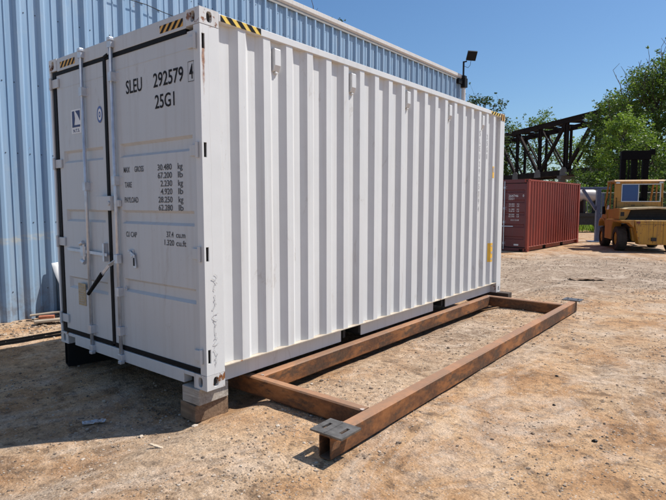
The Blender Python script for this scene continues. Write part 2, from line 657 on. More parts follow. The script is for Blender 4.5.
# loose stones and grit lying on the dirt
def gravel():
    rnd = random.Random(11)
    V, F = [], []
    ico = [(0, 0, 1), (.89, 0, .45), (.28, .85, .45), (-.72, .53, .45), (-.72, -.53, .45), (.28, -.85, .45),
           (.72, .53, -.45), (-.28, .85, -.45), (-.89, 0, -.45), (-.28, -.85, -.45), (.72, -.53, -.45), (0, 0, -1)]
    icf = [(0, 1, 2), (0, 2, 3), (0, 3, 4), (0, 4, 5), (0, 5, 1), (1, 6, 2), (2, 7, 3), (3, 8, 4), (4, 9, 5), (5, 10, 1),
           (2, 6, 7), (3, 7, 8), (4, 8, 9), (5, 9, 10), (1, 10, 6), (6, 11, 7), (7, 11, 8), (8, 11, 9), (9, 11, 10), (10, 11, 6)]
    camx, camy = 3.245, -2.515
    n = 0
    while n < 30000:
        # spread in polar coordinates about the yard in front of the viewer, denser nearby
        d = 1.3 + 18 * rnd.random() ** 1.9
        a = R(rnd.uniform(84, 176))
        x, y = camx + d * math.cos(a), camy + d * math.sin(a)
        if -2.7 < x < .05 and -.05 < y < 6.1 and not (x < -.15 and y < .3):
            continue
        if x < -5.0:
            continue
        clump = noise.noise(Vector((x * .8, y * .8, 20))) + .5 * noise.noise(Vector((x * 2.5, y * 2.5, 9)))
        if rnd.random() > .35 + clump * 1.1 and x > -4.2:
            continue
        s = .0020 + .0078 * rnd.random() ** 4 + .0009 * d * rnd.random()
        if rnd.random() < .02:
            s *= rnd.uniform(1.4, 2.0)
        if x < -4.0:
            s *= 1.7
        z = gh(x, y)
        sx, sy, sz = s * rnd.uniform(.7, 1.4), s * rnd.uniform(.7, 1.4), s * rnd.uniform(.4, .8)
        r = rnd.random() * 6.28
        c, sn = math.cos(r), math.sin(r)
        o = len(V)
        for (a1, b1, c1) in ico:
            k = rnd.uniform(.75, 1.2)
            px, py, pz = a1 * sx * k, b1 * sy * k, c1 * sz * k
            V.append((x + c * px - sn * py, y + sn * px + c * py, z + pz + sz * .35))
        F += [(a1 + o, b1 + o, c1 + o) for a1, b1, c1 in icf]
        n += 1
    o = MB().add(V, F).build('gravel', M['stone'], recalc=False)
    tag(o, 'loose grit and small stones scattered over the yard', 'gravel', kind='stuff')
gravel()


# ================================================================== SHIPPING CONTAINER
def oval_face(mb, o, ux, uy, n, w, h, ow, oh, depth=.030, mi=0, mih=1, cx=None, cy=None):
    """rectangle w x h at origin o with an oval hole ow x oh; a cap coloured dark as the unlit hollow closes it"""
    o, ux, uy, n = Vector(o), Vector(ux), Vector(uy), Vector(n)
    cx = w / 2 if cx is None else cx
    cy = h / 2 if cy is None else cy
    angs = sorted([2 * math.pi * k / 24 for k in range(24)] +
                  [math.atan2(b - cy, a - cx) % (2 * math.pi) for a in (0, w) for b in (0, h)])
    outer, inner = [], []
    for t in angs:
        c, s = math.cos(t), math.sin(t)
        k = min([v for v in ((w - cx) / c if c > 1e-9 else 1e9, -cx / c if c < -1e-9 else 1e9,
                             (h - cy) / s if s > 1e-9 else 1e9, -cy / s if s < -1e-9 else 1e9)])
        outer.append((cx + c * k, cy + s * k))
        # stadium-like oval
        p = 3.0
        q = (abs(c / (ow / 2)) ** p + abs(s / (oh / 2)) ** p) ** (-1 / p)
        inner.append((cx + c * q, cy + s * q))
    N = len(angs)
    P = lambda ab, d=0.0: o + ux * ab[0] + uy * ab[1] - n * d
    vs = [P(a) for a in outer] + [P(a) for a in inner] + [P(a, depth) for a in inner]
    mb.add(vs, [(i, (i + 1) % N, N + (i + 1) % N, N + i) for i in range(N)], mi)
    mb.add(vs, [(N + i, N + (i + 1) % N, 2 * N + (i + 1) % N, 2 * N + i) for i in range(N)], mi)
    mb.add([P(a, depth) for a in inner], [tuple(range(N))], mih)  # dark cap painted in as the shade inside the hollow casting


def casting(mb, x, y, z, sx, sy, top):
    """ISO corner casting; (x,y) outer corner, sx/sy point inwards; z = bottom"""
    w, l, h = .162, .178, .118
    X0, X1 = (x, x + sx * w)
    Y0, Y1 = (y, y + sy * l)
    # side hole face (x = outer)
    oval_face(mb, (x, min(Y0, Y1), z), (0, 1, 0), (0, 0, 1), (-sx, 0, 0), l, h, .052, .080)
    # end hole face (y = outer)
    oval_face(mb, (min(X0, X1), y, z), (1, 0, 0), (0, 0, 1), (0, -sy, 0), w, h, .052, .080)
    # top or bottom face with hole
    if top:
        oval_face(mb, (min(X0, X1), min(Y0, Y1), z + h), (1, 0, 0), (0, 1, 0), (0, 0, 1), w, l, .06, .11)
    else:
        mb.add([(X0, Y0, z + h), (X1, Y0, z + h), (X1, Y1, z + h), (X0, Y1, z + h)], [(0, 1, 2, 3)])
    zb = z if top else z
    mb.add([(X0, Y0, zb), (X1, Y0, zb), (X1, Y1, zb), (X0, Y1, zb)], [(0, 1, 2, 3)])
    mb.add([(X1, Y0, z), (X1, Y1, z), (X1, Y1, z + h), (X1, Y0, z + h)], [(0, 1, 2, 3)])
    mb.add([(X0, Y1, z), (X1, Y1, z), (X1, Y1, z + h), (X0, Y1, z + h)], [(0, 1, 2, 3)])


def corr_profile(y0, y1, start, xo, xi, pitch=.2755):
    """outer flat .072, falling .068, inner .068, rising .068"""
    pts = [(y0, xi)]
    k = 0
    y = start
    while y + .072 < y1 - .01:
        pts += [(y - .060, xi), (y, xo), (y + .078, xo), (y + .078 + .060, xi)]
        y += pitch
    pts = [p for p in pts if p[0] <= y1]
    pts.append((y1, pts[-1][1]))
    return pts


def ribbed_sheet(prof, z0, z1, axis='y', thick=.004, sgn=-1):
    """prof: (along, out) ; closed thin sheet extruded in z"""
    mb = MB()
    n = len(prof)
    def P(a, o, z):
        return (o, a, z) if axis == 'y' else (a, o, z)
    vs = [P(a, o, z) for z in (z0, z1) for a, o in prof] + [P(a, o + sgn * thick, z) for z in (z0, z1) for a, o in prof]
    fs = []
    for i in range(n - 1):
        fs.append((i, i + 1, n + i + 1, n + i))
        fs.append((2 * n + i + 1, 2 * n + i, 3 * n + i, 3 * n + i + 1))
        fs.append((i, 2 * n + i, 2 * n + i + 1, i + 1))
        fs.append((n + i, n + i + 1, 3 * n + i + 1, 3 * n + i))
    fs += [(0, n, 3 * n, 2 * n), (n - 1, 3 * n - 1, 4 * n - 1, 2 * n - 1)]
    return mb.add(vs, fs)


def stripes(name, parent, o, ux, uy, n, w, h, cnt, mats, slant=1.0):
    """hazard sticker: coloured band with slanting black bars, built as facets"""
    o, ux, uy, n = Vector(o), Vector(ux), Vector(uy), Vector(n)
    mb = MB()
    P = lambda a, b, d: o + ux * a + uy * b + n * d
    mb.add([P(0, 0, .0015), P(w, 0, .0015), P(w, h, .0015), P(0, h, .0015)], [(0, 1, 2, 3)], 0)
    p = w / cnt
    for k in range(-1, cnt + 2):
        a0 = k * p
        poly = [(a0, 0), (a0 + p * .5, 0), (a0 + p * .5 + slant * h, h), (a0 + slant * h, h)]
        for side in (0, 1):
            lim = (lambda q: q[0] >= 0) if side == 0 else (lambda q: q[0] <= w)
            L0 = 0 if side == 0 else w
            out = []
            for i in range(len(poly)):
                a, b = poly[i], poly[(i + 1) % len(poly)]
                if lim(a):
                    out.append(a)
                if lim(a) != lim(b):
                    tt = (L0 - a[0]) / (b[0] - a[0])
                    out.append((L0, a[1] + tt * (b[1] - a[1])))
            poly = out
            if not poly:
                break
        if len(poly) >= 3:
            mb.add([P(a, b, .003) for a, b in poly], [tuple(range(len(poly)))], 1)
    return mb.build(name, mats, parent, recalc=False)


def door_leaf(x0, x1, z0, z1, y, channels, seams, cx0, cx1, thick=.035):
    """door sheet facing -y from x0<x1 with pressed-in horizontal channels"""
    mb = MB()
    rec = .028
    # outline bands in z
    zs = [z0]
    for (a, b) in channels:
        zs += [a, b]
    zs.append(z1)
    # solid margins left and right, and full bands between channels
    def q(xa, ya, za, xb, yb, zb, xc, yc, zc, xd, yd, zd):
        mb.add([(xa, ya, za), (xb, yb, zb), (xc, yc, zc), (xd, yd, zd)], [(0, 1, 2, 3)])
    for k in range(0, len(zs) - 1, 2):
        q(x0, y, zs[k], x1, y, zs[k], x1, y, zs[k + 1], x0, y, zs[k + 1])
    s = .022
    for (a, b) in channels:
        q(x0, y, a, cx0, y, a, cx0, y, b, x0, y, b)
        q(cx1, y, a, x1, y, a, x1, y, b, cx1, y, b)
        yr = y + rec
        q(cx0, y, a, cx1, y, a, cx1 - s, yr, a + s, cx0 + s, yr, a + s)
        q(cx0 + s, yr, a + s, cx1 - s, yr, a + s, cx1 - s, yr, b - s, cx0 + s, yr, b - s)
        q(cx0 + s, yr, b - s, cx1 - s, yr, b - s, cx1, y, b, cx0, y, b)
        q(cx0, y, a, cx0 + s, yr, a + s, cx0 + s, yr, b - s, cx0, y, b)
        q(cx1, y, a, cx1 - s, yr, a + s, cx1 - s, yr, b - s, cx1, y, b)
    # edges and back
    yb = y + thick
    q(x0, y, z0, x0, y, z1, x0, yb, z1, x0, yb, z0)
    q(x1, y, z0, x1, y, z1, x1, yb, z1, x1, yb, z0)
    q(x0, y, z1, x1, y, z1, x1, yb, z1, x0, yb, z1)
    q(x0, y, z0, x1, y, z0, x1, yb, z0, x0, yb, z0)
    q(x0, yb, z0, x1, yb, z0, x1, yb, z1, x0, yb, z1)
    for sz in seams:     # welded sheet joint: a shallow raised bead
        mb.box(x0 + .02, y - .0022, sz - .0025, x1 - .02, y + .001, sz + .0025)
    return mb


def guide(mb, x, y, z, w=.075, h=.11):
    """cam keeper / rod bracket plate with bolts"""
    mb.box(x - w * .2, y + .004, z - h / 2, x + w * .95, y + .014, z + h / 2)
    mb.box(x - .026, y - .052, z - h * .36, x + .026, y + .004, z + h * .36)
    for dz in (-.033, .033):
        mb.tube((x + w * .72, y - .004, z + dz), (x + w * .72, y + .005, z + dz), .009, n=8)
    return mb


def make_container(root, L, W, H, P):
    white, door, lip = P['side'], P['door'], P['lip']
    rail_y0, rail_y1 = .16, L - .16
    # --- corner posts
    for (cx, sx) in ((0, -1), (-W, 1)):
        for (cy, sy) in ((0, 1), (L, -1)):
            mb = MB()
            z0, z1 = .121, H - .121
            # C-shaped post: side flange, end flange and inner return
            xo, yo = cx + sx * .002, cy + sy * .002
            wy = .178
            if cx == 0 and cy == 0 and P['slots']:
                # side flange with hinge slots cut through
                sl = P['slots']
                zz = z0
                for s in sl + [None]:
                    zt = s - .055 if s else z1
                    mb.box(min(xo, xo + sx * .012), min(yo, yo + sy * wy), zz, max(xo, xo + sx * .012), max(yo, yo + sy * wy), zt)
                    if s:
                        mb.box(min(xo, xo + sx * .012), yo, s - .055, max(xo, xo + sx * .012), yo + .016, s + .055)
                        mb.box(min(xo, xo + sx * .012), yo + .044, s - .055, max(xo, xo + sx * .012), yo + wy, s + .055)
                        mb.box(xo - .05, yo + .005, s - .06, xo - .03, yo + .06, s + .06, 1)
                        zz = s + .055
            else:
                mb.box(min(xo, xo + sx * .012), min(yo, yo + sy * wy), z0, max(xo, xo + sx * .012), max(yo, yo + sy * wy), z1)
            ex = (.15 if cy else .075) if cx == 0 or cy else .032
            mb.box(min(xo + sx * .012, xo + sx * ex), min(yo, yo + sy * .01), z0, max(xo + sx * .012, xo + sx * ex), max(yo, yo + sy * .01), z1)
            mb.box(min(xo + sx * .012, xo + sx * .06), min(yo + sy * (wy - .01), yo + sy * wy), z0, max(xo + sx * .012, xo + sx * .06), max(yo + sy * (wy - .01), yo + sy * wy), z1)
            mb.box(min(xo + sx * ex, xo + sx * (ex - .012)), min(yo + sy * .01, yo + sy * .06), z0, max(xo + sx * ex, xo + sx * (ex - .012)), max(yo + sy * .01, yo + sy * .06), z1)
            mt = P['post'] if (cx == 0 and cy == 0) else white
            mb.build('corner_post', [mt, M['under']], root)
            for top in (0, 1):
                m2 = MB()
                casting(m2, cx, cy, H - .118 if top else 0.0, sx, sy, top)
                m2.build('corner_casting', [P['cast'], M['under']], root, bevel=.004)
    # --- side panels
    prof = corr_profile(.176, L - .176, .3775, -.010, -.054)
    ribbed_sheet(prof, .168, H - .062).build('side_panel', white, root)
    prof2 = [(y, -W - x) for (y, x) in prof]
    ribbed_sheet(prof2, .168, H - .062, sgn=1).build('side_panel', white, root)
    prof3 = [(x, L - .02 + (.036 if i % 4 in (0, 1) else 0)) for i, x in enumerate(np.linspace(-W + .15, -.15, 37))]
    prof3 = [(a, b - .03) for a, b in prof3]
    ribbed_sheet(prof3, .12, H - .08, axis='x', sgn=-1).build('end_panel', white, root)
    for z0, z1 in ((.0, .12), (H - .08, H - .02)):
        MB().box(-W + .165, L - .07, z0 + .004, -.165, L - .004, z1).build('end_rail', white, root)
    # --- top side rails
    for xa, xb in ((-.060, -.002), (-W + .002, -W + .060)):
        MB().box(xa, .181, H - .066, xb, L - .181, H - .008).build('top_rail', white, root, bevel=.004)
    # --- roof with cross corrugations
    rp = [(.1, H - .03)]
    y = .3
    while y < L - .35:
        rp += [(y, H - .03), (y + .03, H - .012), (y + .10, H - .012), (y + .13, H - .03)]
        y += .209
    rp.append((L - .1, H - .03))
    mb = MB()
    vs = [(x, a, z) for x in (-.055, -W + .055) for a, z in rp]
    n = len(rp)
    mb.add(vs, [(i, i + 1, n + i + 1, n + i) for i in range(n - 1)])
    mb.build('roof', white, root)
    # --- floor frame
    mb = MB()
    mb.box(-W + .11, .15, .135, -.11, L - .1, .16)
    for k in range(1, 20):
        y = .2 + k * (L - .4) / 20
        mb.box(-W + .11, y - .02, .03, -.11, y + .02, .135)
    mb.build('floor_frame', M['under'], root)
    # --- bottom rails: web set back under a projecting lip, with forklift openings
    pk = [(L / 2 - 1.025 - .18, L / 2 - 1.025 + .18), (L / 2 + 1.025 - .18, L / 2 + 1.025 + .18)]
    for side in (0, 1):
        def X(x):
            return x if side == 0 else -W - x
        mb = MB()
        segs = [(.181, pk[0][0]), (pk[0][1], pk[1][0]), (pk[1][1], L - .181)]
        for a, b in segs:
            mb.box(min(X(-.104), X(-.096)), a, .004, max(X(-.104), X(-.096)), b, .160)
        for a, b in pk:
            mb.box(min(X(-.104), X(-.096)), a, .135, max(X(-.104), X(-.096)), b, .160)
        for a, b in pk:
            for c in (a, b):
                mb.box(min(X(-.9), X(-.079)), c - .003, .01, max(X(-.9), X(-.105)), c + .003, .13, 1)
        mb.build('bottom_rail', [white, M['under']], root)
        MB().box(min(X(-.104), X(.0)), .181, .160, max(X(-.064), X(.0)), L - .181, .167).build('rail_lip', lip, root)
    # --- door end frame
    MB().box(-W + .165, .003, H - .128, -.165, .09, H - .004).build('door_header', door, root, bevel=.004)
    mb = MB()
    mb.box(-W + .30, .003, .010, -.30, .12, .118)
    mb.box(-.30, .003, .085, -.165, .12, .118)
    mb.box(-W + .165, .003, .085, -W + .30, .12, .118)
    mb.box(-.30, .08, .005, -.165, .12, .085, 1)
    mb.box(-W + .165, .08, .005, -W + .30, .12, .085, 1)
    mb.build('door_sill', [door, M['under']], root, bevel=.004)
    return root


# ---------------- the white one
Lw, Ww, Hw = 6.058, 2.438, 2.896
Z0 = .270
wc = empty('shipping_container', (0, 0, Z0))
tag(wc, 'white corrugated shipping container with closed doors raised on timber blocks', 'shipping container')

tp = NT('white_post_paint')
xyz = tp.sep()
n1 = tp.noise(3, 4, .6)
pb = tp.ramp(n1, [(.3, (.63, .64, .635)), (.7, (.675, .685, .68))])
# rust weeping from the hinge slots along the post edge
edge = tp.math('SUBTRACT', 1.0, tp.math('MULTIPLY', tp.math('ABSOLUTE', tp.math('SUBTRACT', xyz[1], .03)), 26.0), clamp=True)
hi = tp.math('SUBTRACT', 1.0, tp.math('MULTIPLY', tp.math('ABSOLUTE', tp.math('SUBTRACT', xyz[2], 2.50)), 1.7), clamp=True)
rn = tp.noise(13, 7, .72, tp.mapping((1, 1, .5)))
ms = tp.math('MULTIPLY', tp.math('MULTIPLY', edge, hi), rn)
rcol = tp.ramp(tp.noise(45, 4, .6), [(.3, (.14, .05, .02)), (.7, (.40, .18, .07))])
pb = tp.mix(tp.ramp(ms, [(.24, 0.0), (.42, .9)]), pb, rcol)
hi2 = tp.math('MULTIPLY', tp.math('SUBTRACT', xyz[2], 2.60), 5.0, clamp=True)
rb = tp.math('MULTIPLY', hi2, tp.noise(16, 6, .7))
pb = tp.mix(tp.ramp(rb, [(.50, 0.0), (.58, .85)]), pb, rcol)
# faint grey drip line
dl = tp.math('LESS_THAN', tp.math('ABSOLUTE', tp.math('SUBTRACT', xyz[1], tp.math('MULTIPLY_ADD', tp.noise(2, 4, .6), .05, .055))), .0011)
pb = tp.mix(tp.math('MULTIPLY', dl, .4), pb, (.35, .3, .25))
pb = tp.mix(tp.ramp(tp.noise(24, 5, .7), [(.62, 0.0), (.8, .3)]), pb, (.35, .28, .2))
tp.col(pb).set(.42)
M['post'] = tp.m

HINGES = [.27, 1.07, 1.86, 2.655]
make_container(wc, Lw, Ww, Hw, dict(side=M['white'], door=M['door'], lip=M['lip'], post=M['post'], cast=M['whiterust'], slots=HINGES))

YD = .014          # door face plane
ZB, ZT = .150, Hw - .152
SEAM = -1.365
CH = [(.67, .79), (1.28, 1.40), (1.86, 1.98)]
# right door
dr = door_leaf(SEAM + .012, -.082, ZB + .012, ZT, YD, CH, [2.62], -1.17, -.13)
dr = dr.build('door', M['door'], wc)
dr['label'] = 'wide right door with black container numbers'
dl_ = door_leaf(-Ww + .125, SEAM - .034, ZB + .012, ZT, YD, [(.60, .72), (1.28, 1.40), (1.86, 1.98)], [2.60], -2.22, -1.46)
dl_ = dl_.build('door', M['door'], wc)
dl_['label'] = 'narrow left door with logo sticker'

# gaskets
mb = MB()
mb.box(SEAM - .032, YD - .010, ZB - .005, SEAM + .014, YD + .02, ZT + .012)
mb.box(SEAM + .014, YD - .008, ZT - .012, -.17, YD + .02, ZT + .030)
mb.box(SEAM + .014, YD - .008, ZB - .026, -.09, YD + .02, ZB + .016)
mb.tube((SEAM - .003, YD - .004, ZT + .012), (SEAM + .06, YD - .004, ZT + .026), .018, n=8)
mb.build('gasket', M['rubber'], dr, bevel=.003)
mb = MB()
mb.box(-Ww + .118, YD - .006, ZT - .012, SEAM - .033, YD + .02, ZT + .028)
mb.box(-Ww + .118, YD - .006, ZB - .026, SEAM - .033, YD + .02, ZB + .016)
mb.box(-Ww + .050, YD - .006, ZB - .026, -Ww + .1175, YD + .02, ZT + .028)
mb.build('gasket', M['rubber'], dl_, bevel=.003)

# hinges
for hz in HINGES:
    m1 = MB()
    m1.box(-.150, YD - .018, hz - .042, -.045, YD - .001, hz + .042)
    m1.tube((-.048, YD - .028, hz - .06), (-.048, YD - .028, hz + .06), .013, n=10)
    m1.build('hinge', M['door'], dr, bevel=.003)
    m1 = MB()
    m1.box(-Ww + .050, YD - .018, hz - .042, -Ww + .185, YD - .001, hz + .042)
    m1.tube((-Ww + .050, YD - .028, hz - .06), (-Ww + .050, YD - .028, hz + .06), .013, n=10)
    m1.build('hinge', M['door'], dl_, bevel=.003)

# locking rods
def rod(parent, x, guides, handle):
    yr = YD - .030
    r = MB()
    r.tube((x, yr, .035), (x, yr, Hw - .045), .0165, n=14)
    rd = r.build('locking_rod', M['galv'], parent, smooth=False)
    for p in rd.data.polygons:
        p.use_smooth = len(p.vertices) == 4
    for gz in guides:
        guide(MB(), x, YD, gz).build('rod_bracket', M['galv'], rd, bevel=.002)
    for gz, s in ((.055, -1), (Hw - .06, 1)):
        c = MB()
        c.box(x - .032, yr - .018, gz - .028, x + .032, yr + .028, gz + .028)
        c.box(x - .010, yr - .03, gz + s * .028, x + .038, yr + .01, gz + s * .055)
        c.box(x - .048, yr + .004, gz - .012, x - .032, yr + .026, gz + .05)
        c.build('cam', M['galv'], rd, bevel=.003)
    return rd
rr_ = rod(dr, -1.215, [.30, .66, 1.66, 2.56], True)
rl_ = rod(dl_, -1.745, [.24, 1.62, 2.50], False)

# handle of the right rod hangs open across the seam, with a black grip
yh = YD - .055
hb = MB()
hb.bar((-1.215, yh + .02, .955), (-1.30, yh - .015, .90), .012, .034, up=(1, 0, 1))
hb.bar((-1.30, yh - .015, .90), (-1.44, yh - .02, .795), .012, .030, up=(1, 0, 1))
hb.box(-1.245, yh + .0, .92, -1.185, yh + .045, 1.0)
hd = hb.build('handle', M['galv'], dr, bevel=.003)
MB().tube((-1.42, yh - .02, .812), (-1.67, yh - .03, .60), .021, .017, n=12).build('grip', M['rubber'], hd)
# catch on the right door
hb = MB()
hb.box(-1.05, YD - .012, 1.015, -.99, YD, 1.055)
hb.tube((-1.04, YD - .012, 1.04), (-1.04, YD - .03, 1.04), .012, n=10)
hb.tube((-.995, YD - .012, 1.0), (-.995, YD - .03, 1.0), .014, n=10)
hb.bar((-1.03, YD - .022, 1.035), (-.955, YD - .022, 1.0), .008, .024, up=(0, 0, 1))
hb.bar((-.975, YD - .018, 1.01), (-.955, YD - .018, .895), .008, .036, up=(1, 0, 0))
hb.build('latch', M['galv'], dr, bevel=.002)
MB().box(-.978, YD - .024, .915, -.955, YD - .0205, .985).build('latch_slot', M['black'], dr)
# retaining arm on the left door
hb = MB()
hb.bar((-2.19, YD - .02, 1.00), (-1.40, YD - .03, .985), .012, .030)
hb.tube((-1.83, YD - .03, 1.075), (-1.83, YD - .03, .90), .016, n=10)
hb.box(-1.90, YD - .035, .945, -1.80, YD - .002, 1.045)
hb.tube((-1.875, YD - .045, 1.065), (-1.815, YD - .045, 1.085), .02, n=10)
hb.tube((-1.86, YD - .045, .905), (-1.80, YD - .045, .885), .02, n=10)
hb.box(-1.47, YD - .04, .92, -1.44, YD - .002, 1.09)
hb.build('handle', M['galv'], dl_, bevel=.002)
# lock box
lb = MB()
lb.box(-1.50, YD - .060, 1.395, -1.262, YD - .008, 1.525)
lb.box(-1.262, YD - .030, 1.43, -1.17, YD - .002, 1.49)
lb.tube((-1.275, YD - .062, 1.46), (-1.275, YD - .075, 1.46), .02, n=12)
lb.build('lock_box', M['door'], dr, bevel=.004)

# writing on the right door
o_ = YD - .0026
def words(name, items, extra=None):
    tx = MB()
    for a in items:
        text(tx, *a[:5], off=o_, right=(len(a) > 5))
    if extra:
        extra(tx)
    return tx.build(name, M['lettering'] if items[0][3] > .09 else M['lettersmall'], dr, recalc=False)
def checkbox(tx):
    for (a, b, c, d) in ((-.166, 2.375, -.092, 2.3785), (-.166, 2.521, -.092, 2.5245), (-.166, 2.3787, -.1635, 2.5208), (-.0945, 2.3787, -.092, 2.5208)):
        tx.add([(a, o_, b), (c, o_, b), (c, o_, d), (a, o_, d)], [(0, 1, 2, 3)])
words('container_number', [('SLEU', -1.035, 2.395, .108, .245), ('292579', -.625, 2.395, .108, .40)])
words('check_digit', [('4', -.150, 2.395, .108, .045)], checkbox)
words('size_code', [('25G1', -.61, 2.225, .105, .265)])
rows = [('30.480', 'kg'), ('67.200', 'lb'), ('2.230', 'kg'), ('4.920', 'lb'), ('28.250', 'kg'), ('62.280', 'lb')]
zr = 1.728
heads = {0: [('MAX', -1.115, zr, .047, .095), ('GROSS', -.945, zr, .047, .14)],
         2: [('TARE', -1.105, zr - 2 * .0655, .047, .11)],
         4: [('PAYLOAD', -1.115, zr - 4 * .0655, .047, .215)]}
for i, (a, b) in enumerate(rows):
    z = zr - i * .0655
    words('weight_line', heads.get(i, []) + [(a, -.405, z, .047, .036 * len(a.replace('.', '')) + .015, 'r'), (b, -.325, z, .047, .062)])
words('capacity_line', [('CU', -1.11, 1.165, .045, .055), ('CAP', -1.035, 1.165, .045, .095), ('37.4', -.50, 1.185, .045, .095), ('cu.m', -.37, 1.185, .045, .12)])
words('capacity_line', [('1.320', -.53, 1.118, .045, .13), ('cu.ft', -.37, 1.118, .045, .13)])

# stickers on the left door
st = MB()
def rect(mb, x0, z0, x1, z1, y, mi=0):
    mb.add([(x0, y, z0), (x1, y, z0), (x1, y, z1), (x0, y, z1)], [(0, 1, 2, 3)], mi)
rect(st, -2.035, 2.135, -1.84, 2.365, YD - .0026, 0)
sx0, sz0, sw, sh = -2.015, 2.195, .155, .155
yy = YD - .0045
st.add([(sx0, yy, sz0 + sh), (sx0 + sw * .28, yy, sz0 + sh), (sx0 + sw * .36, yy, sz0 + sh * .55), (sx0 + sw * .22, yy, sz0), (sx0, yy, sz0)], [(0, 1, 2, 3, 4)], 1)
st.add([(sx0 + sw * .42, yy, sz0 + sh), (sx0 + sw, yy, sz0 + sh), (sx0 + sw, yy, sz0 + sh * .35), (sx0 + sw * .72, yy, sz0 + sh * .72)], [(0, 1, 2, 3)], 1)
rect(st, sx0, sz0, sx0 + sw, sz0 + sh * .13, yy - .001, 1)
text(st, 'N.T.S.', -2.0, 2.148, .03, .125, off=yy, mi=1)
st.build('logo_sticker', [M['stickerwhite'], M['navy']], dl_, recalc=False)
sg = MB()
for (r0, r1, mi, yy2) in ((0, .052, 0, .0026), (.040, .056, 1, .004), (.010, .020, 1, .004)):
    N = 28
    vs = [(-1.49 + rr * math.cos(t * 2 * math.pi / N) * .85, YD - yy2, 2.27 + rr * math.sin(t * 2 * math.pi / N) * 1.35) for rr in (max(r0, .0001), r1) for t in range(N)]
    sg.add(vs, [(i, (i + 1) % N, N + (i + 1) % N, N + i) for i in range(N)], mi)
sg.build('seal_sticker', [M['stickerwhite'], M['bluering']], dl_, recalc=False)
pm = MB().box(-2.03, YD - .006, .445, -1.885, YD - .0005, .665)
for k in range(8):
    pm.box(-2.015, YD - .0085, .465 + k * .024, -1.90 - random.random() * .04, YD - .006, .469 + k * .024, 1)
pm.build('placard', [M['placard'], M['lettergrey']], dl_)

# hazard stripes at the upper corners
ho = [M['stripeorange'], M['black']]
hy = [M['stripeyellow'], M['black']]
stripes('warning_stripe', wc, (-.50, .003, Hw - .105), (1, 0, 0), (0, 0, 1), (0, -1, 0), .30, .058, 4, ho)
stripes('warning_stripe', wc, (-2.20, .003, Hw - .105), (1, 0, 0), (0, 0, 1), (0, -1, 0), .30, .058, 4, ho)
stripes('warning_stripe', wc, (-.002, .20, Hw - .062), (0, 1, 0), (0, 0, 1), (1, 0, 0), .42, .050, 4, hy, slant=-1.1)
stripes('warning_stripe', wc, (-.002, 5.50, Hw - .062), (0, 1, 0), (0, 0, 1), (1, 0, 0), .36, .050, 4, hy, slant=1.1)
stripes('warning_stripe', wc, (.0, 5.885, Hw - .110), (0, 1, 0), (0, 0, 1), (1, 0, 0), .165, .10, 2, ho, slant=.2)

# vents in the inner flats
for yv in (.827, 1.929, 3.031, 4.133, 5.235):
    v = MB()
    v.prism([(-.053, 2.585), (-.053, 2.775), (-.016, 2.775), (-.012, 2.765), (-.012, 2.635), (-.030, 2.590)], 'y', yv - .036, yv + .036)
    v.box(-.053, yv - .012, 2.568, -.030, yv + .016, 2.586)
    v.build('vent', M['white'], wc, bevel=.004)

# small writing and stickers near the far end of the side
sd = MB()
for i, ch in enumerate('SLEU2925794'):
    text(sd, ch, 5.082, 2.46 - i * .112, .078, .040, plane='side', off=-.0080)
for i, ch in enumerate('25G1'):
    text(sd, ch, 5.358, 2.44 - i * .098, .070, .034, plane='side', off=-.0075)
sd.build('side_lettering', M['lettergrey'], wc, recalc=False)
def side_rect(mb, y0, y1, z0, z1, x=-.0525, mi=0, x1=None):
    x1 = x if x1 is None else x1
    mb.add([(x, y0, z0), (x1, y1, z0), (x1, y1, z1), (x, y0, z1)], [(0, 1, 2, 3)], mi)
ylw = MB()
side_rect(ylw, 5.615, 5.678, 1.86, 2.04, -.0080)
side_rect(ylw, 5.628, 5.664, 1.95, 2.02, -.0062, 1)
ylw.build('caution_sticker', [M['yellow'], M['lettergrey']], wc, recalc=False)
ylw = MB()
side_rect(ylw, 5.566, 5.6135, .53, .83, -.0420, 0, -.0080)
side_rect(ylw, 5.6135, 5.690, .53, .83, -.0080)
for zz, hh in ((.56, .03), (.66, .035), (.775, .018)):
    side_rect(ylw, 5.628, 5.676, zz, zz + hh, -.0062, 1)
ylw.build('caution_sticker', [M['yellow'], M['lettergrey']], wc, recalc=False)

# handwriting scratched down the near post
hw = MB()
rnd = random.Random(5)
def scr(pts):
    for i in range(len(pts) - 1):
        hw.bar((.0035, pts[i][0], pts[i][1]), (.0035, pts[i + 1][0], pts[i + 1][1]), .002, .0016, up=(1, 0, 0))
cur = []
for t in range(230):
    u = t * .31
    yy_ = .090 + .026 * math.sin(u * 1.15 + 1.7 * math.sin(u * .37)) * (.55 + .45 * math.sin(u * .23 + 1))
    zz_ = .90 - t * .0031 + .013 * math.cos(u * 1.6 + 1.3 * math.sin(u * .29))
    if t % 47 > 41:
        if len(cur) > 1:
            scr(cur)
        cur = []
    else:
        cur.append((yy_, zz_))
if len(cur) > 1:
    scr(cur)
hw.build('scrawled_marks', M['scrawl'], wc)

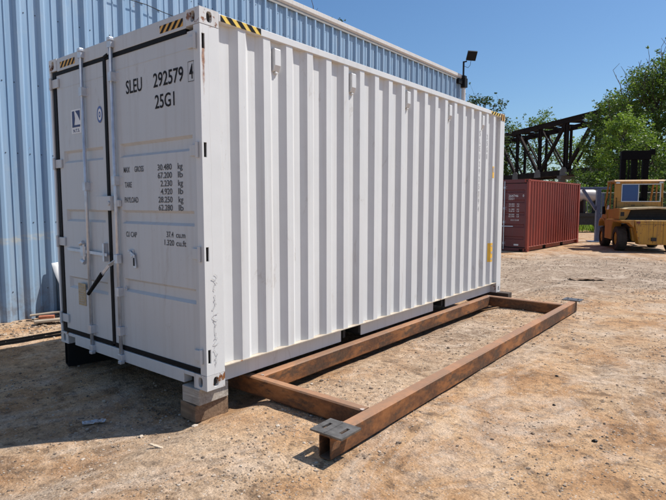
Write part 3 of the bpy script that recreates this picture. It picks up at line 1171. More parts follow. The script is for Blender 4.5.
# ---------------- the red one, farther back
rc = empty('shipping_container', (-3.037, 16.556, .006), R(-2.3))
tag(rc, 'brick red corrugated shipping container standing on the dirt beyond the white one', 'shipping container')
Lr, Hr = 6.058, 2.591
make_container(rc, Lr, Ww, Hr, dict(side=M['red'], door=M['reddark'], lip=M['redlip'], post=M['red'], cast=M['red'], slots=[]))
ZTr = Hr - .152
for (x0, x1, c0, c1, lab) in ((-1.215, -.082, -1.15, -.14, 'right door with white numbers'), (-Ww + .09, -1.225, -2.29, -1.30, 'left door')):
    d = door_leaf(x0, x1, ZB, ZTr, YD, [(.42, .54), (.86, .98), (1.30, 1.42), (1.74, 1.86), (2.12, 2.22)], [], c0, c1).build('door', M['reddark'], rc)
    d['label'] = lab
    mb = MB()
    mb.box(x0, YD - .006, ZB - .02, x1, YD + .02, ZB)
    mb.box(x0, YD - .006, ZTr, x1, YD + .02, ZTr + .02)
    mb.build('gasket', M['rubber'], d)
    xr = (-.88, -1.90)[lab == 'left door']
    r = MB().tube((xr, YD - .03, .05), (xr, YD - .03, Hr - .06), .017, n=10).build('locking_rod', M['galv'], d)
    for gz in (.28, 1.05, 1.55, 2.3):
        guide(MB(), xr, YD, gz).build('rod_bracket', M['galv'], r)
    MB().bar((xr - .25, YD - .045, .90), (xr + .35, YD - .045, .90), .012, .028).build('handle', M['galv'], d)
    if lab != 'left door':
        t2 = MB()
        text(t2, 'BU', -1.12, 1.93 + .03, .085, .13, off=YD - .004)
        text(t2, '264746', -.74, 1.96, .085, .36, off=YD - .004)
        text(t2, '0', -.22, 1.96, .085, .05, off=YD - .004)
        text(t2, '22G1', -.74, 1.86, .075, .21, off=YD - .004)
        for i, (a, b) in enumerate((('30.480', 'KG'), ('67.200', 'LB'), ('2.180', 'KG'), ('4.810', 'LB'), ('28.300', 'KG'), ('62.390', 'LB'))):
            zz = 1.68 - i * .072 - (i // 2) * .045
            text(t2, a, -.72, zz, .050, .21, off=YD - .004)
            text(t2, b, -.42, zz, .050, .08, off=YD - .004)
        text(t2, '33.2 CU.M', -.64, 1.10, .05, .30, off=YD - .004)
        rect(t2, -.50, .20, -.33, .26, YD - .004)
        t2.build('lettering', M['letterwhite'], d, recalc=False)

# ================================================================== BLOCKING UNDER THE WHITE CONTAINER
def block(name, mat, c, size, rz, label, group=None, z=0.0):
    o = MB().box(-size[0] / 2, -size[1] / 2, 0, size[0] / 2, size[1] / 2, size[2]).build(name, mat, None, bevel=.006)
    o.location = (c[0], c[1], z)
    o.rotation_euler = (0, 0, rz)
    tag(o, label, 'timber block', group)
    return o
G_B = 'timber blocks under the white container corners'
block('timber_block', M['timber2'], (-.225, .145, 0), (.215, .32, .142), R(-4), 'brown timber block, lowest under the near corner of the white container', G_B, -.012)
block('timber_block', M['paintedtimber'], (-.200, .138, 0), (.215, .30, .133), R(1), 'pale grey timber block, upper one under the near corner of the white container', G_B, .1345)
block('timber_block', M['darktimber'], (-.28, 5.99, 0), (.50, .17, .115), R(1), 'dark timber, lower one under the far corner beside the rusty frame', G_B, .068)
block('timber_block', M['darktimber'], (-.08, 5.99, 0), (.54, .17, .086), R(0), 'dark timber projecting under the far right corner of the white container', G_B, .184)
block('timber_block', M['darktimber'], (-Ww + .1, 6.0, 0), (.5, .19, .268), R(0), 'dark timber block hidden under the rear corner nearest the blue wall', G_B, 0)
hs = MB()
hs.box(-.075, 0, 0, -.067, 1.5, .255)
hs.box(.067, 0, 0, .075, 1.5, .255)
hs.box(-.067, 0, 0, .067, 1.5, .008)
hs.box(-.067, 0, .247, .067, 1.5, .255)
hs = hs.build('steel_beam', M['black'])
hs.location = (-2.42, .04, .006)
hs.rotation_euler = (0, 0, R(-14))
tag(hs, 'black hollow steel beam laid under the left front corner of the white container', 'steel beam')

# ================================================================== RUSTY STEEL FRAME
fr = empty('base_skid', (0, 0, 0.088))
tag(fr, 'rusty rectangular box-section steel frame lying on the dirt beside the white container', 'steel frame')
BH, BW = .160, .098
def hollow(p0, p1, w, h, t=.008, name='beam'):
    """horizontal hollow section from p0 to p1 (xy), base at z=0"""
    p0, p1 = Vector((*p0, 0)), Vector((*p1, 0))
    d = (p1 - p0).normalized()
    s = Vector((-d.y, d.x, 0))
    def ring(p, w2, a, b):
        return [p + s * -w2 + Vector((0, 0, a)), p + s * w2 + Vector((0, 0, a)), p + s * w2 + Vector((0, 0, b)), p + s * -w2 + Vector((0, 0, b))]
    c = .011
    def oct_(p, w2, a, b, c):
        return [p + s * x + Vector((0, 0, z)) for x, z in ((-w2 + c, a), (w2 - c, a), (w2, a + c), (w2, b - c), (w2 - c, b), (-w2 + c, b), (-w2, b - c), (-w2, a + c))]
    O0, O1 = oct_(p0, w / 2, 0, h, c), oct_(p1, w / 2, 0, h, c)
    I0, I1 = oct_(p0, w / 2 - t, t, h - t, c * .5), oct_(p1, w / 2 - t, t, h - t, c * .5)
    mb = MB()
    n = 8
    mb.add(O0 + O1, [(i, (i + 1) % n, n + (i + 1) % n, n + i) for i in range(n)])
    mb.add(I0 + I1, [(i, n + i, n + (i + 1) % n, (i + 1) % n) for i in range(n)])
    mb.add(O0 + I0, [(i, n + i, n + (i + 1) % n, (i + 1) % n) for i in range(n)])
    mb.add(O1 + I1, [(i, (i + 1) % n, n + (i + 1) % n, n + i) for i in range(n)])
    return mb

o_b = hollow((1.172, .01), (1.160, 6.03), BW, BH).build('beam', M['rusty'], fr)
o_b['label'] = 'long outer beam with open ends'
i_b = hollow((-.044, .585), (-.046, 5.612), BW, BH).build('beam', M['rusty'], fr)
i_b['label'] = 'long inner beam beside the container'
c_b = hollow((-1.0, .565), (1.121, .545), .085, BH - .002).build('beam', M['rusty'], fr)
c_b['label'] = 'near cross beam'
c_f = hollow((-.30, 5.670), (1.112, 5.640), .10, BH - .003).build('beam', M['rusty'], fr)
c_f['label'] = 'far cross beam'
# bearing plates on the ends of the outer beam, with slots
def slotted(cx, cy, rz):
    mb = MB()
    Mx = Matrix.Translation((cx, cy, BH + .0015)) @ Matrix.Rotation(rz, 4, 'Z')
    hx, hy, t = .130, .108, .013
    # slot positions
    xs = [-hx, -.085, -.060, .060, .085, hx]
    ys = [-hy, -.045, .045, hy]
    hole = {(1, 1), (3, 1)}
    for i in range(5):
        for j in range(3):
            if (i, j) in hole:
                continue
            mb.box(xs[i], ys[j], 0, xs[i + 1], ys[j + 1], t, M=Mx)
    mb.box(-.02, -hy + .01, t, -.012, hy - .01, t + .003, M=Mx)
    o = mb.build('bearing_plate', M['plate'], fr)
    bm = bmesh.new(); bm.from_mesh(o.data)
    bmesh.ops.remove_doubles(bm, verts=bm.verts, dist=1e-5)
    # drop the shared inner walls
    dup = {}
    for f in bm.faces:
        c = f.calc_center_median()
        dup.setdefault((round(c.x, 4), round(c.y, 4), round(c.z, 4)), []).append(f)
    kill = [f for v in dup.values() if len(v) > 1 for f in v]
    bmesh.ops.delete(bm, geom=kill, context='FACES_ONLY')
    bm.to_mesh(o.data); bm.free()
    return o
slotted(1.180, .112, R(0))
slotted(1.140, 6.065, R(-1))
# chalky smears where the beams are welded
mb = MB()
for (x0, y0, x1, y1) in ((1.095, .49, 1.128, .53), (1.115, .225, 1.165, .245), (-.03, .592, .005, .612), (-.035, 5.585, .01, 5.63), (1.09, 5.58, 1.12, 5.605)):
    pts = []
    n = 9
    for k in range(n):
        a = 2 * math.pi * k / n
        rr = random.uniform(.75, 1.2)
        pts.append(((x0 + x1) / 2 + (x1 - x0) / 2 * rr * math.cos(a), (y0 + y1) / 2 + (y1 - y0) / 2 * rr * math.sin(a)))
    mb.prism(pts, 'z', BH - .001, BH + .0025)
mb.build('weld', M['weld'], fr)

# ================================================================== BLUE BUILDING
bd = empty('metal_building', (-5.1, 0, 0))
tag(bd, 'long blue ribbed sheet-metal building with white eave gutter behind the white container', 'building')
BY0, BY1, BZ = -9.0, 15.12, 6.05
prof = []
pitch = .325
yy0 = 1.075 - pitch * 31
k = 0
y = yy0
while y < BY1 - .2:
    # major rib dark flank centred near y ; minor rib half way
    prof += [(y - .040, 0.0), (y - .008, .052), (y + .036, .052), (y + .078, 0.0)]
    c = y + pitch * .52
    prof += [(c - .008, 0.0), (c - .004, .012), (c + .006, .012), (c + .014, 0.0)]
    y += pitch
prof.append((BY1, 0.0))
wm = ribbed_sheet(prof, 0.0, BZ)
for kz, zz in enumerate((.45, 1.45, 2.45, 3.45, 4.45, 5.45, 5.85)):
    y = yy0
    while y < BY1 - .3:
        for dy in (-.062, .105):
            if random.random() < .6:
                wm.box(.0, y + dy - .006, zz - .006, .006, y + dy + .006, zz + .006, 1)
        y += pitch
wm.build('wall', [M['blue'], M['under']], bd)
mb = MB()
DX = -14.0
mb.box(DX, BY0 + .3, 0, -.01, BY0 + .32, BZ)
mb.box(DX, BY1 - .03, 0, -.01, BY1, BZ)
mb.box(DX, BY0 + .32, 0, DX + .02, BY1 - .03, BZ)
for yy in (BY0 + .3, BY1 - .03):
    mb.add([(DX, yy, BZ), (-.01, yy, BZ), (DX / 2, yy, BZ + .62), (DX, yy + .03, BZ), (-.01, yy + .03, BZ), (DX / 2, yy + .03, BZ + .62)], [(0, 1, 2), (3, 4, 5)])
mb.build('wall', M['blue'], bd)
mb = MB()
for s in (0, 1):
    xa, xb = (.0, DX / 2) if s == 0 else (DX, DX / 2)
    mb.add([(xa, BY0 + .1, BZ + .10), (xa, BY1 + .1, BZ + .10), (xb, BY1 + .1, BZ + .72), (xb, BY0 + .1, BZ + .72)], [(0, 1, 2, 3)])
    mb.add([(xa, BY0 + .1, BZ + .04), (xa, BY1 + .1, BZ + .04), (xb, BY1 + .1, BZ + .66), (xb, BY0 + .1, BZ + .66)], [(0, 1, 2, 3)])
mb.build('roof', M['roof'], bd)
# gutter: bright upper face over a set-back strip coloured grey as its shadow
mb = MB()
mb.prism([(.004, BZ + .04), (.055, BZ + .04), (.085, BZ + .08), (.085, BZ + .175), (.004, BZ + .175)], 'y', BY0, BY1 + .06)
mb.build('gutter', M['trim'], bd, bevel=.006)
mb = MB()
mb.box(.046, BY0, BZ - .03, .056, BY1 + .02, BZ + .039)
mb.build('gutter_shadow_strip', M['trimshadow'], bd)
MB().box(-.04, BY1 - .12, 0, .052, BY1 + .012, BZ - .035).build('corner_trim', M['blue'], bd)
mb = MB()
mb.tube((.10, BY1 + .12, BZ - .28), (.10, BY1 + .12, .1), .075, n=14)
mb.build('downpipe', M['trim'], bd)
mb = MB()
mb.box(-.02, BY1 + .02, BZ - .25, .20, BY1 + .24, BZ + .06)
mb.box(.02, BY1 - .30, BZ - .16, .13, BY1 - .02, BZ - .0)
mb.build('pipe_bracket', M['black'], bd)

fl = empty('flood_light', (-5.0, BY1 + .10, BZ + .08))
tag(fl, 'black flood light on a short arm at the corner of the blue building roof', 'flood light')
mb = MB()
mb.tube((0, 0, -.06), (0, 0, .56), .033, n=10)
mb.tube((0, 0, .54), (.10, .05, .56), .025, n=8)
mb.build('arm', M['lamp'], fl)
MB().box(-.09, -.09, -.02, .09, .09, .06).build('base', M['lamp'], fl)
Mx = Matrix.Translation((.24, .12, .74)) @ (Vector((-.50, .62, .60)).to_track_quat('Z', 'Y').to_matrix().to_4x4()) @ Matrix.Rotation(R(4), 4, 'Z')
hd2 = MB().box(-.165, -.165, -.035, .165, .165, .035, M=Mx)
for k in range(7):
    hd2.box(-.14 + k * .044, -.13, .035, -.13 + k * .044, .13, .055, M=Mx)
hd2.build('head', M['lamp'], fl, bevel=.008)
MB().box(-.14, -.14, -.041, .14, .14, -.035, M=Mx).build('lens', M['lampglass'], fl)
MB().path([(.02, .03, .40), (.13, .08, .34), (.20, .10, .42), (.23, .10, .60)], .007, 6).build('cable', M['lamp'], fl)

# cable strung along the wall near the top of the door end
cb = MB()
pts = [(-5.1 + .060, 1.6 + i * .3, 5.15 - .012 * i - .03 * abs(math.sin(i * .8))) for i in range(9)]
cb.path(pts, .007, 6)
cb = cb.build('wall_cable', M['black'])
tag(cb, 'thin black cable sagging across the upper blue wall above the container doors', 'cable')

# ================================================================== THINGS AT THE FOOT OF THE WALL
mb = MB()
N1, N2 = 22, 14
front, back = [], []
for j in range(N2):
    for i in range(N1):
        u, v = i / (N1 - 1), j / (N2 - 1)
        y = 1.08 + 2.1 * u + .03 * math.sin(v * 5)
        x = -4.62 - .42 * v + .02 * math.sin(u * 9 + v * 2)
        z = .03 + .80 * v + .012 * math.sin(u * 14)
        front.append((x, y, z))
        back.append((x - .010, y, z - .004))
o0 = len(front)
mb.add(front + back, [(j * N1 + i, j * N1 + i + 1, (j + 1) * N1 + i + 1, (j + 1) * N1 + i) for j in range(N2 - 1) for i in range(N1 - 1)] +
       [(o0 + j * N1 + i, o0 + (j + 1) * N1 + i, o0 + (j + 1) * N1 + i + 1, o0 + j * N1 + i + 1) for j in range(N2 - 1) for i in range(N1 - 1)] +
       [(j * N1, (j + 1) * N1, o0 + (j + 1) * N1, o0 + j * N1) for j in range(N2 - 1)] +
       [((N2 - 1) * N1 + i, (N2 - 1) * N1 + i + 1, o0 + (N2 - 1) * N1 + i + 1, o0 + (N2 - 1) * N1 + i) for i in range(N1 - 1)])
tag(mb.build('leaning_sheet', M['sheet'], smooth=True), 'white sheet leaning against the foot of the blue wall left of the container', 'sheet')

def plank(name, mat, c, size, rz, label, cat, ry=0, group=None):
    o = MB().box(-size[0] / 2, -size[1] / 2, 0, size[0] / 2, size[1] / 2, size[2]).build(name, mat, None, bevel=.004)
    o.location = c
    o.rotation_euler = (0, ry, rz)
    tag(o, label, cat, group)
    return o
plank('plank', M['darktimber'], (-4.86, 1.72, .05), (1.3, .13, .05), R(86), 'dark plank lying lowest along the foot of the blue wall beside the white sheet', 'plank')
plank('plank', M['darktimber'], (-4.90, 1.70, .105), (1.15, .11, .05), R(92), 'dark plank stacked on another along the foot of the blue wall', 'plank')
plank('plank', M['timber'], (-4.84, .97, .10), (.62, .09, .02), R(66), 'thin grey board lying across the red brick by the blue wall', 'plank', R(-3))
plank('plank', M['timber'], (-4.52, .94, .045), (.70, .12, .03), R(70), 'short grey board lying in the gravel in front of the red brick', 'plank')
plank('brick', M['brick'], (-4.68, .80, .048), (.20, .095, .065), R(60), 'red brick lying in the gravel at the foot of the blue wall', 'brick')

for (x0, dx, lab) in ((-4.08, .12, 'thin dark steel bar on the dirt, the one nearer the blue wall'), (-3.90, .10, 'thin dark steel bar on the dirt, the one nearer the container')):
    b = MB()
    pts = [(x0 + dx * t + .01 * math.sin(t * 7), -3.2 + 6.2 * t, gh(x0 + dx * t, -3.2 + 6.2 * t) + .017) for t in [i / 16 for i in range(17)]]
    for i in range(16):
        b.bar(pts[i], pts[i + 1], .022, .030)
    tag(b.build('steel_bar', M['mast']), lab, 'steel bar', 'steel bars lying parallel to the blue wall')

# crumpled metal scrap and wood chip in front of the doors
def scrap(name, mat, c, L_, W_, rz, amp, th, label, cat, seed=1):
    rnd = random.Random(seed)
    n, m = 14, 6
    V = []
    for s in (0, 1):
        for j in range(m):
            for i in range(n):
                u, v = i / (n - 1) - .5, j / (m - 1) - .5
                e = 1 - .25 * (noise.noise(Vector((u * 6 + seed, 3, s))) + .5)
                x, y = u * L_, v * W_ * e * (1 if abs(u) < .45 else .7)
                z = th * s + amp * (noise.noise(Vector((u * 7, v * 4, seed))) + .45) + .004
                V.append((x, y, max(z, .001 + th * s)))
    F = [(j * n + i, j * n + i + 1, (j + 1) * n + i + 1, (j + 1) * n + i) for j in range(m - 1) for i in range(n - 1)]
    o = n * m
    F += [(o + j * n + i, o + j * n + i + 1, o + (j + 1) * n + i + 1, o + (j + 1) * n + i) for j in range(m - 1) for i in range(n - 1)]
    ring = [i for i in range(n)] + [j * n + n - 1 for j in range(1, m)] + [(m - 1) * n + i for i in range(n - 2, -1, -1)] + [j * n for j in range(m - 2, 0, -1)]
    F += [(ring[k], ring[(k + 1) % len(ring)], ring[(k + 1) % len(ring)] + o, ring[k] + o) for k in range(len(ring))]
    ob = MB().add(V, F).build(name, mat)
    ob.location = (c[0], c[1], gh(*c) + .001)
    ob.rotation_euler = (0, 0, rz)
    tag(ob, label, cat)
scrap('metal_scrap', M['scrap'], (-.76, -.52), .17, .06, R(62), .022, .008, 'crumpled silver metal scrap lying in the shade before the container doors', 'scrap', 3)
scrap('wood_chip', M['chip'], (.13, -.54), .125, .022, R(8), .004, .009, 'pale splinter of wood on the sunlit dirt near the timber blocks', 'wood chip', 5)
for (x, y, s, lab) in ((2.467, 1.39, .020, 'black stone on the open dirt right of the steel frame'), (2.05, 1.9, .014, 'small dark stone left of the black stone on the open dirt'), (1.86, 2.65, .016, 'small dark stone close to the outer beam of the frame')):
    ob = MB().add([(a * s * random.uniform(.8, 1.3), b * s * random.uniform(.7, 1.1), c * s * .6) for a, b, c in ((0, 0, 1), (.89, 0, .45), (.28, .85, .45), (-.72, .53, .45), (-.72, -.53, .45), (.28, -.85, .45), (.72, .53, -.45), (-.28, .85, -.45), (-.89, 0, -.45), (-.28, -.85, -.45), (.72, -.53, -.45), (0, 0, -1))],
                  [(0, 1, 2), (0, 2, 3), (0, 3, 4), (0, 4, 5), (0, 5, 1), (1, 6, 2), (2, 7, 3), (3, 8, 4), (4, 9, 5), (5, 10, 1), (2, 6, 7), (3, 7, 8), (4, 8, 9), (5, 9, 10), (1, 10, 6), (6, 11, 7), (7, 11, 8), (8, 11, 9), (9, 11, 10), (10, 11, 6)]).build('stone', M['black'])
    ob.location = (x, y, gh(x, y) + s * .35)
    tag(ob, lab, 'stone')
# flat dark patch of trodden scrap lying far out on the yard
scrap('flat_scrap', M['timber2'], (.47, 9.85), .75, .30, R(38), .035, .012, 'low brown lump of debris on the gravel beyond the steel frame', 'debris', 8)

# ================================================================== FORKLIFT
YAW = R(24.5)
fk = empty('forklift', (.518, 19.124, 0), YAW)
tag(fk, 'worn yellow yard forklift parked facing away with its black mast raised', 'forklift')

def wheel(x, y, r, w, name='wheel'):
    mb = MB()
    # tyre profile lathed about the x axis
    pr = [(-w / 2, r * .55), (-w / 2, r * .90), (-w * .38, r * .99), (-w * .15, r), (w * .15, r), (w * .38, r * .99), (w / 2, r * .90), (w / 2, r * .55)]
    n = 32
    vs = []
    for k in range(n):
        a = 2 * math.pi * k / n
        for (px, pr_) in pr:
            vs.append((x + px, y + pr_ * math.cos(a), r - .01 + pr_ * math.sin(a)))
    m = len(pr)
    mb.add(vs, [(k * m + i, k * m + i + 1, ((k + 1) % n) * m + i + 1, ((k + 1) % n) * m + i) for k in range(n) for i in range(m - 1)])
    for k in range(n):      # tread lugs
        a = 2 * math.pi * k / n
        for s in (-1, 1):
            mb.bar((x + s * w * .04, y + (r - .006) * math.cos(a), r - .01 + (r - .006) * math.sin(a)),
                   (x + s * w * .46, y + (r - .012) * math.cos(a + .07), r - .01 + (r - .012) * math.sin(a + .07)), .035, .022, up=(0, math.cos(a), math.sin(a)))
    ty = mb.build('wheel', M['tyre'], fk, smooth=False)
    rm = MB()
    rm.tube((x - w * .40, y, r - .01), (x + w * .40, y, r - .01), r * .56, n=24)
    rm.tube((x - w * .47, y, r - .01), (x + w * .47, y, r - .01), r * .22, n=16)
    rm.build('rim', M['fork'], ty)
    return ty
wheel(-.865, .85, .445, .32)
wheel(.865, .85, .445, .32)
wheel(-.87, 2.95, .40, .30)
wheel(.87, 2.95, .40, .30)

# counterweight: chamfered heavy block, undercut towards the wheels
mb = MB()
mb.prism([(-.62, 1.13), (-.60, .98), (-.46, .27), (.46, .27), (.60, .98), (.62, 1.13)], 'y', .0, .42)
mb.prism([(-.62, .85), (-.55, .36), (.55, .36), (.62, .85)], 'y', .422, .62)
cw = mb.build('counterweight', M['fork'], fk, bevel=.025, seg=3)
mb = MB()
for xx in (-.02, .30):
    mb.box(xx - .005, -.003, .32, xx + .005, .001, 1.08)
mb.box(-.58, -.003, .985, .58, .001, .992)
mb.box(-.08, -.05, .40, .08, -.001, .52)
mb.build('panel_seam', M['under'], cw)
# rear fenders sloping from the body corner to the counterweight
for s in (-1, 1):
    mb = MB()
    mb.prism([(s * 1.06, 1.135), (s * 1.06, 1.09), (s * .80, 1.045), (s * .622, .86), (s * .622, 1.135)], 'y', .02, .50)
    mb.prism([(s * 1.06, 1.135), (s * 1.06, 1.06), (s * .64, .98), (s * .64, 1.135)], 'y', .502, 1.30)
    mb.build('fender', M['forkorange'], fk, bevel=.012)
mb = MB()
mb.box(-.62, .63, .45, .62, 3.3, .95)
mb.box(-.50, 1.1, .28, .50, 3.2, .45)
mb.box(-.55, .55, .35, .55, .62, .80)
mb.tube((-.7, .85, .435), (.7, .85, .435), .09, n=12)
mb.tube((-.7, 2.95, .39), (.7, 2.95, .39), .10, n=12)
for k in range(4):
    mb.tube((-.64, 1.0 + k * .5, .5 + .07 * (k % 2)), (-.64, 1.45 + k * .5, .6), .025, n=8)
mb.build('chassis', M['under'], fk)
# side skirts ahead of the rear wheel, battery box and steps
for s in (-1, 1):
    mb = MB()
    a, b = sorted((s * .70, s * 1.02))
    mb.box(a, 1.42, .36, b, 2.42, 1.12)
    mb.prism([(1.30, 1.12), (1.42, 1.12), (1.42, .80), (1.30, 1.0)], 'x', a, b)
    mb.build('side_panel', M['forkorange'], fk, bevel=.015)
    mb = MB()
    mb.box(a - .02, 1.55, .30, b + .02, 2.3, .34)
    mb.build('step', M['mast'], fk)
    mb = MB()
    mb.prism([(2.43, .86), (2.52, 1.02), (2.75, 1.10), (3.15, 1.10), (3.38, .98), (3.44, .80), (3.48, .80), (3.42, 1.02), (3.18, 1.15), (2.72, 1.15), (2.48, 1.06), (2.43, .95)], 'x', a, b)
    mb.build('front_fender', M['forkorange'], fk)
# engine hood: pale lid overhanging a dark radiator opening
mb = MB()
mb.box(-.74, .50, 1.138, .98, 1.28, 1.20)
mb.box(-.74, .62, 1.20, .98, 1.28, 1.50)
mb.build('engine_bay', M['under'], fk)
mb = MB()
mb.prism([(-1.0, 1.14), (-1.0, 1.56), (-.78, 1.53), (-.62, 1.50), (-.72, 1.22), (-.80, 1.14)], 'y', .54, 1.28)
mb.build('hood_side', M['forkorange'], fk, bevel=.015)
mb = MB()
mb.box(-.955, .532, 1.27, -.83, .539, 1.42)
mb.build('tail_lamp', M['under'], fk, bevel=.004)
mb = MB()
mb.prism([(-.86, 1.53), (-.72, 1.58), (.2, 1.612), (.98, 1.585), (1.04, 1.53), (1.02, 1.505), (.2, 1.545), (-.66, 1.505)], 'y', .34, 1.28)
mb.build('hood', M['hood'], fk, bevel=.012)
mb = MB()
for k in range(9):
    mb.box(-.70, .612, 1.17 + k * .035, .95, .618, 1.178 + k * .035)
mb.build('grille', M['mast'], fk)
# cab
C0, C1, CYR, CYF = -1.0, .66, 1.30, 2.62
mb = MB()
mb.box(C0, CYR, 1.14, C1, CYR + .05, 1.80)                       # rear wall under the window
mb.box(C0, CYR, 1.80, -.76, CYR + .05, 2.46)
mb.box(.57, CYR, 1.80, C1, CYR + .05, 2.46)
mb.box(C0, CYR, 2.46, C1, CYR + .05, 2.555)
mb.box(C0, CYR + .05, 1.14, C0 + .05, 2.05, 1.52)                # sides
mb.box(C1 - .05, CYR + .05, 1.14, C1, 2.05, 1.52)
mb.build('cab', M['forkorange'], fk, bevel=.014)
mb = MB()
mb.prism([(CYR - .06, 2.556), (CYR + .02, 2.62), (CYF - .3, 2.62), (CYF - .2, 2.556)], 'x', C0 - .02, C1 + .02)
mb.build('cab_roof', M['forkorange'], fk, bevel=.01)
mb = MB()
for xx in (C0 + .03, C1 - .03):
    MB().bar((xx, CYF - .30, 2.56), (xx, CYF + .22, 1.15), .055, .07).build('cab_pillar', M['forkorange'], fk)
    MB().bar((xx, 1.95, 2.56), (xx, 1.98, 1.5), .045, .05).build('cab_pillar', M['forkorange'], fk)
mb.bar((C0, CYF - .27, 2.53), (C1, CYF - .27, 2.53), .06, .06)
mb.bar((C0, CYF + .2, 1.2), (C1, CYF + .2, 1.2), .06, .10)
mb.build('cab_crossbar', M['forkorange'], fk)
mb = MB()
for (a, b, c, d) in ((-.762, 1.795, .572, 1.822), (-.762, 2.438, .572, 2.465), (-.762, 1.822, -.738, 2.438), (.548, 1.822, .572, 2.438), (-.19, 1.822, -.165, 2.438)):
    mb.box(a, CYR - .012, b, c, CYR + .030, d)
wf = mb.build('window', M['galv'], fk)
MB().box(-.737, CYR + .002, 1.823, -.192, CYR + .012, 2.437).build('pane', M['glass'], wf)
mb = MB()
mb.prism([(-.25, 1.15), (-.25, 1.75), (-.20, 1.95), (.12, 1.95), (.16, 1.75), (.16, 1.15)], 'y', 1.62, 1.74)
mb.box(-.25, 1.74, 1.15, .16, 2.1, 1.35)
mb.tube((-.05, 2.2, 1.15), (-.05, 2.32, 1.68), .03, n=8)
mb.build('seat', M['mast'], fk, bevel=.02)
for xx in (C0 + .10, C1 - .10):
    MB().box(xx - .065, CYR - .06, 2.475, xx + .065, CYR - .004, 2.535).build('work_lamp', M['galv'], fk, bevel=.008)
mb = MB()
mb.box(-.42, CYR - .008, 1.655, -.28, CYR - .002, 1.68)
mb.box(-.05, CYR - .008, 1.655, .02, CYR - .002, 1.672)
mb.build('name_plate', M['under'], fk)
# cowl and mirror on the left side
mb = MB()
mb.prism([(2.35, 1.12), (2.35, 1.50), (2.62, 1.46), (3.1, 1.22), (3.1, 1.12)], 'x', -1.0, .7)
mb.build('front_cowl', M['forkorange'], fk, bevel=.015)
mb = MB()
mb.box(-1.10, 2.44, 1.30, -1.02, 2.60, 1.62)
mb.bar((-1.02, 2.5, 1.6), (-.95, 2.45, 1.95), .025, .025)
mb.build('mirror', M['mast'], fk, bevel=.01)
MY = 3.6
for k, xx in enumerate((.02, .45, .53)):
    pts = [(xx + .02 * math.sin(j * 1.3 + k), MY - .10 - .02 * (j % 2), .9 + j * .33) for j in range(9)]
    MB().path(pts, .016, 6).build('hose', M['rubber'], fk)
ch = MB()
for xx in (.09, .46):
    for j in range(42):
        ch.box(xx - .018, MY + .145, .6 + j * .068, xx + .018, MY + .158, .6 + j * .068 + .048)
ch.build('lift_chain', M['under'], fk)
sw = MB()
for k in range(16):
    a, b = k * math.pi / 8, (k + 1) * math.pi / 8
    sw.tube((-.15 + .19 * math.cos(a), 2.12 + .10 * math.sin(a), 1.98 + .12 * math.sin(a)), (-.15 + .19 * math.cos(b), 2.12 + .10 * math.sin(b), 1.98 + .12 * math.sin(b)), .014, n=6)
sw.tube((-.15, 2.12, 1.98), (-.15, 2.35, 1.5), .022, n=8)
sw.build('steering_wheel', M['rubber'], fk)
for xx in (-.50, .50):
    lm = MB().box(xx - .06, -.012, 1.02, xx + .06, -.002, 1.09)
    lm.build('reflector', M['reddark'], fk, bevel=.004)
for xx in (-.93, .60):
    MB().path([(xx, CYR - .02, 1.55), (xx, CYR - .05, 1.60), (xx, CYR - .05, 1.90), (xx, CYR - .02, 1.95)], .011, 6).build('grab_handle', M['mast'], fk)
pp = MB()
pp.tube((.80, 1.05, 1.55), (.80, 1.05, 2.35), .045, n=12)
pp.tube((.80, 1.05, 2.35), (.80, 1.0, 2.50), .045, .05, n=12)
pp.build('exhaust_pipe', M['under'], fk)
MB().prism([(-1.06, 1.50), (-.92, 1.50), (-.96, 1.66), (-1.02, 1.66)], 'y', 2.0, 2.1).build('beacon', M['stickerwhite'], fk, bevel=.01)
# mast with three uprights, top crosshead and carriage
mb = MB()
MY = 3.6
for (a, b) in ((-.24, -.05), (.17, .38), (.585, .80)):
    MB().box(a, MY - .06, .20, b, MY + .14, 3.53).build('mast_upright', M['mast'], fk, bevel=.006)
mb.box(-.24, MY - .09, 3.535, .86, MY + .17, 3.90)
mb.box(.84, MY - .05, 3.72, 1.02, MY + .05, 3.96)
mb.box(-.24, MY - .08, 2.5, .80, MY - .062, 2.62)
mb.box(-.24, MY - .08, 1.3, .80, MY - .062, 1.42)
for xx in (.06, .10, .49):
    mb.tube((xx, MY + .02, .3), (xx, MY + .02, 3.56), .014, n=6)
mb.build('mast', M['mast'], fk, bevel=.006)
mb = MB()
mb.box(-.75, MY + .16, .35, 1.3, MY + .22, .50)
mb.box(-.75, MY + .16, .85, 1.3, MY + .22, .98)
for xx in (-.1, .62):
    MB().box(xx - .07, MY + .225, .12, xx + .07, MY + .28, .95).box(xx - .07, MY + .281, .12, xx + .07, MY + 1.35, .17).build('fork', M['mast'], fk)
mb.build('fork_carriage', M['mast'], fk)

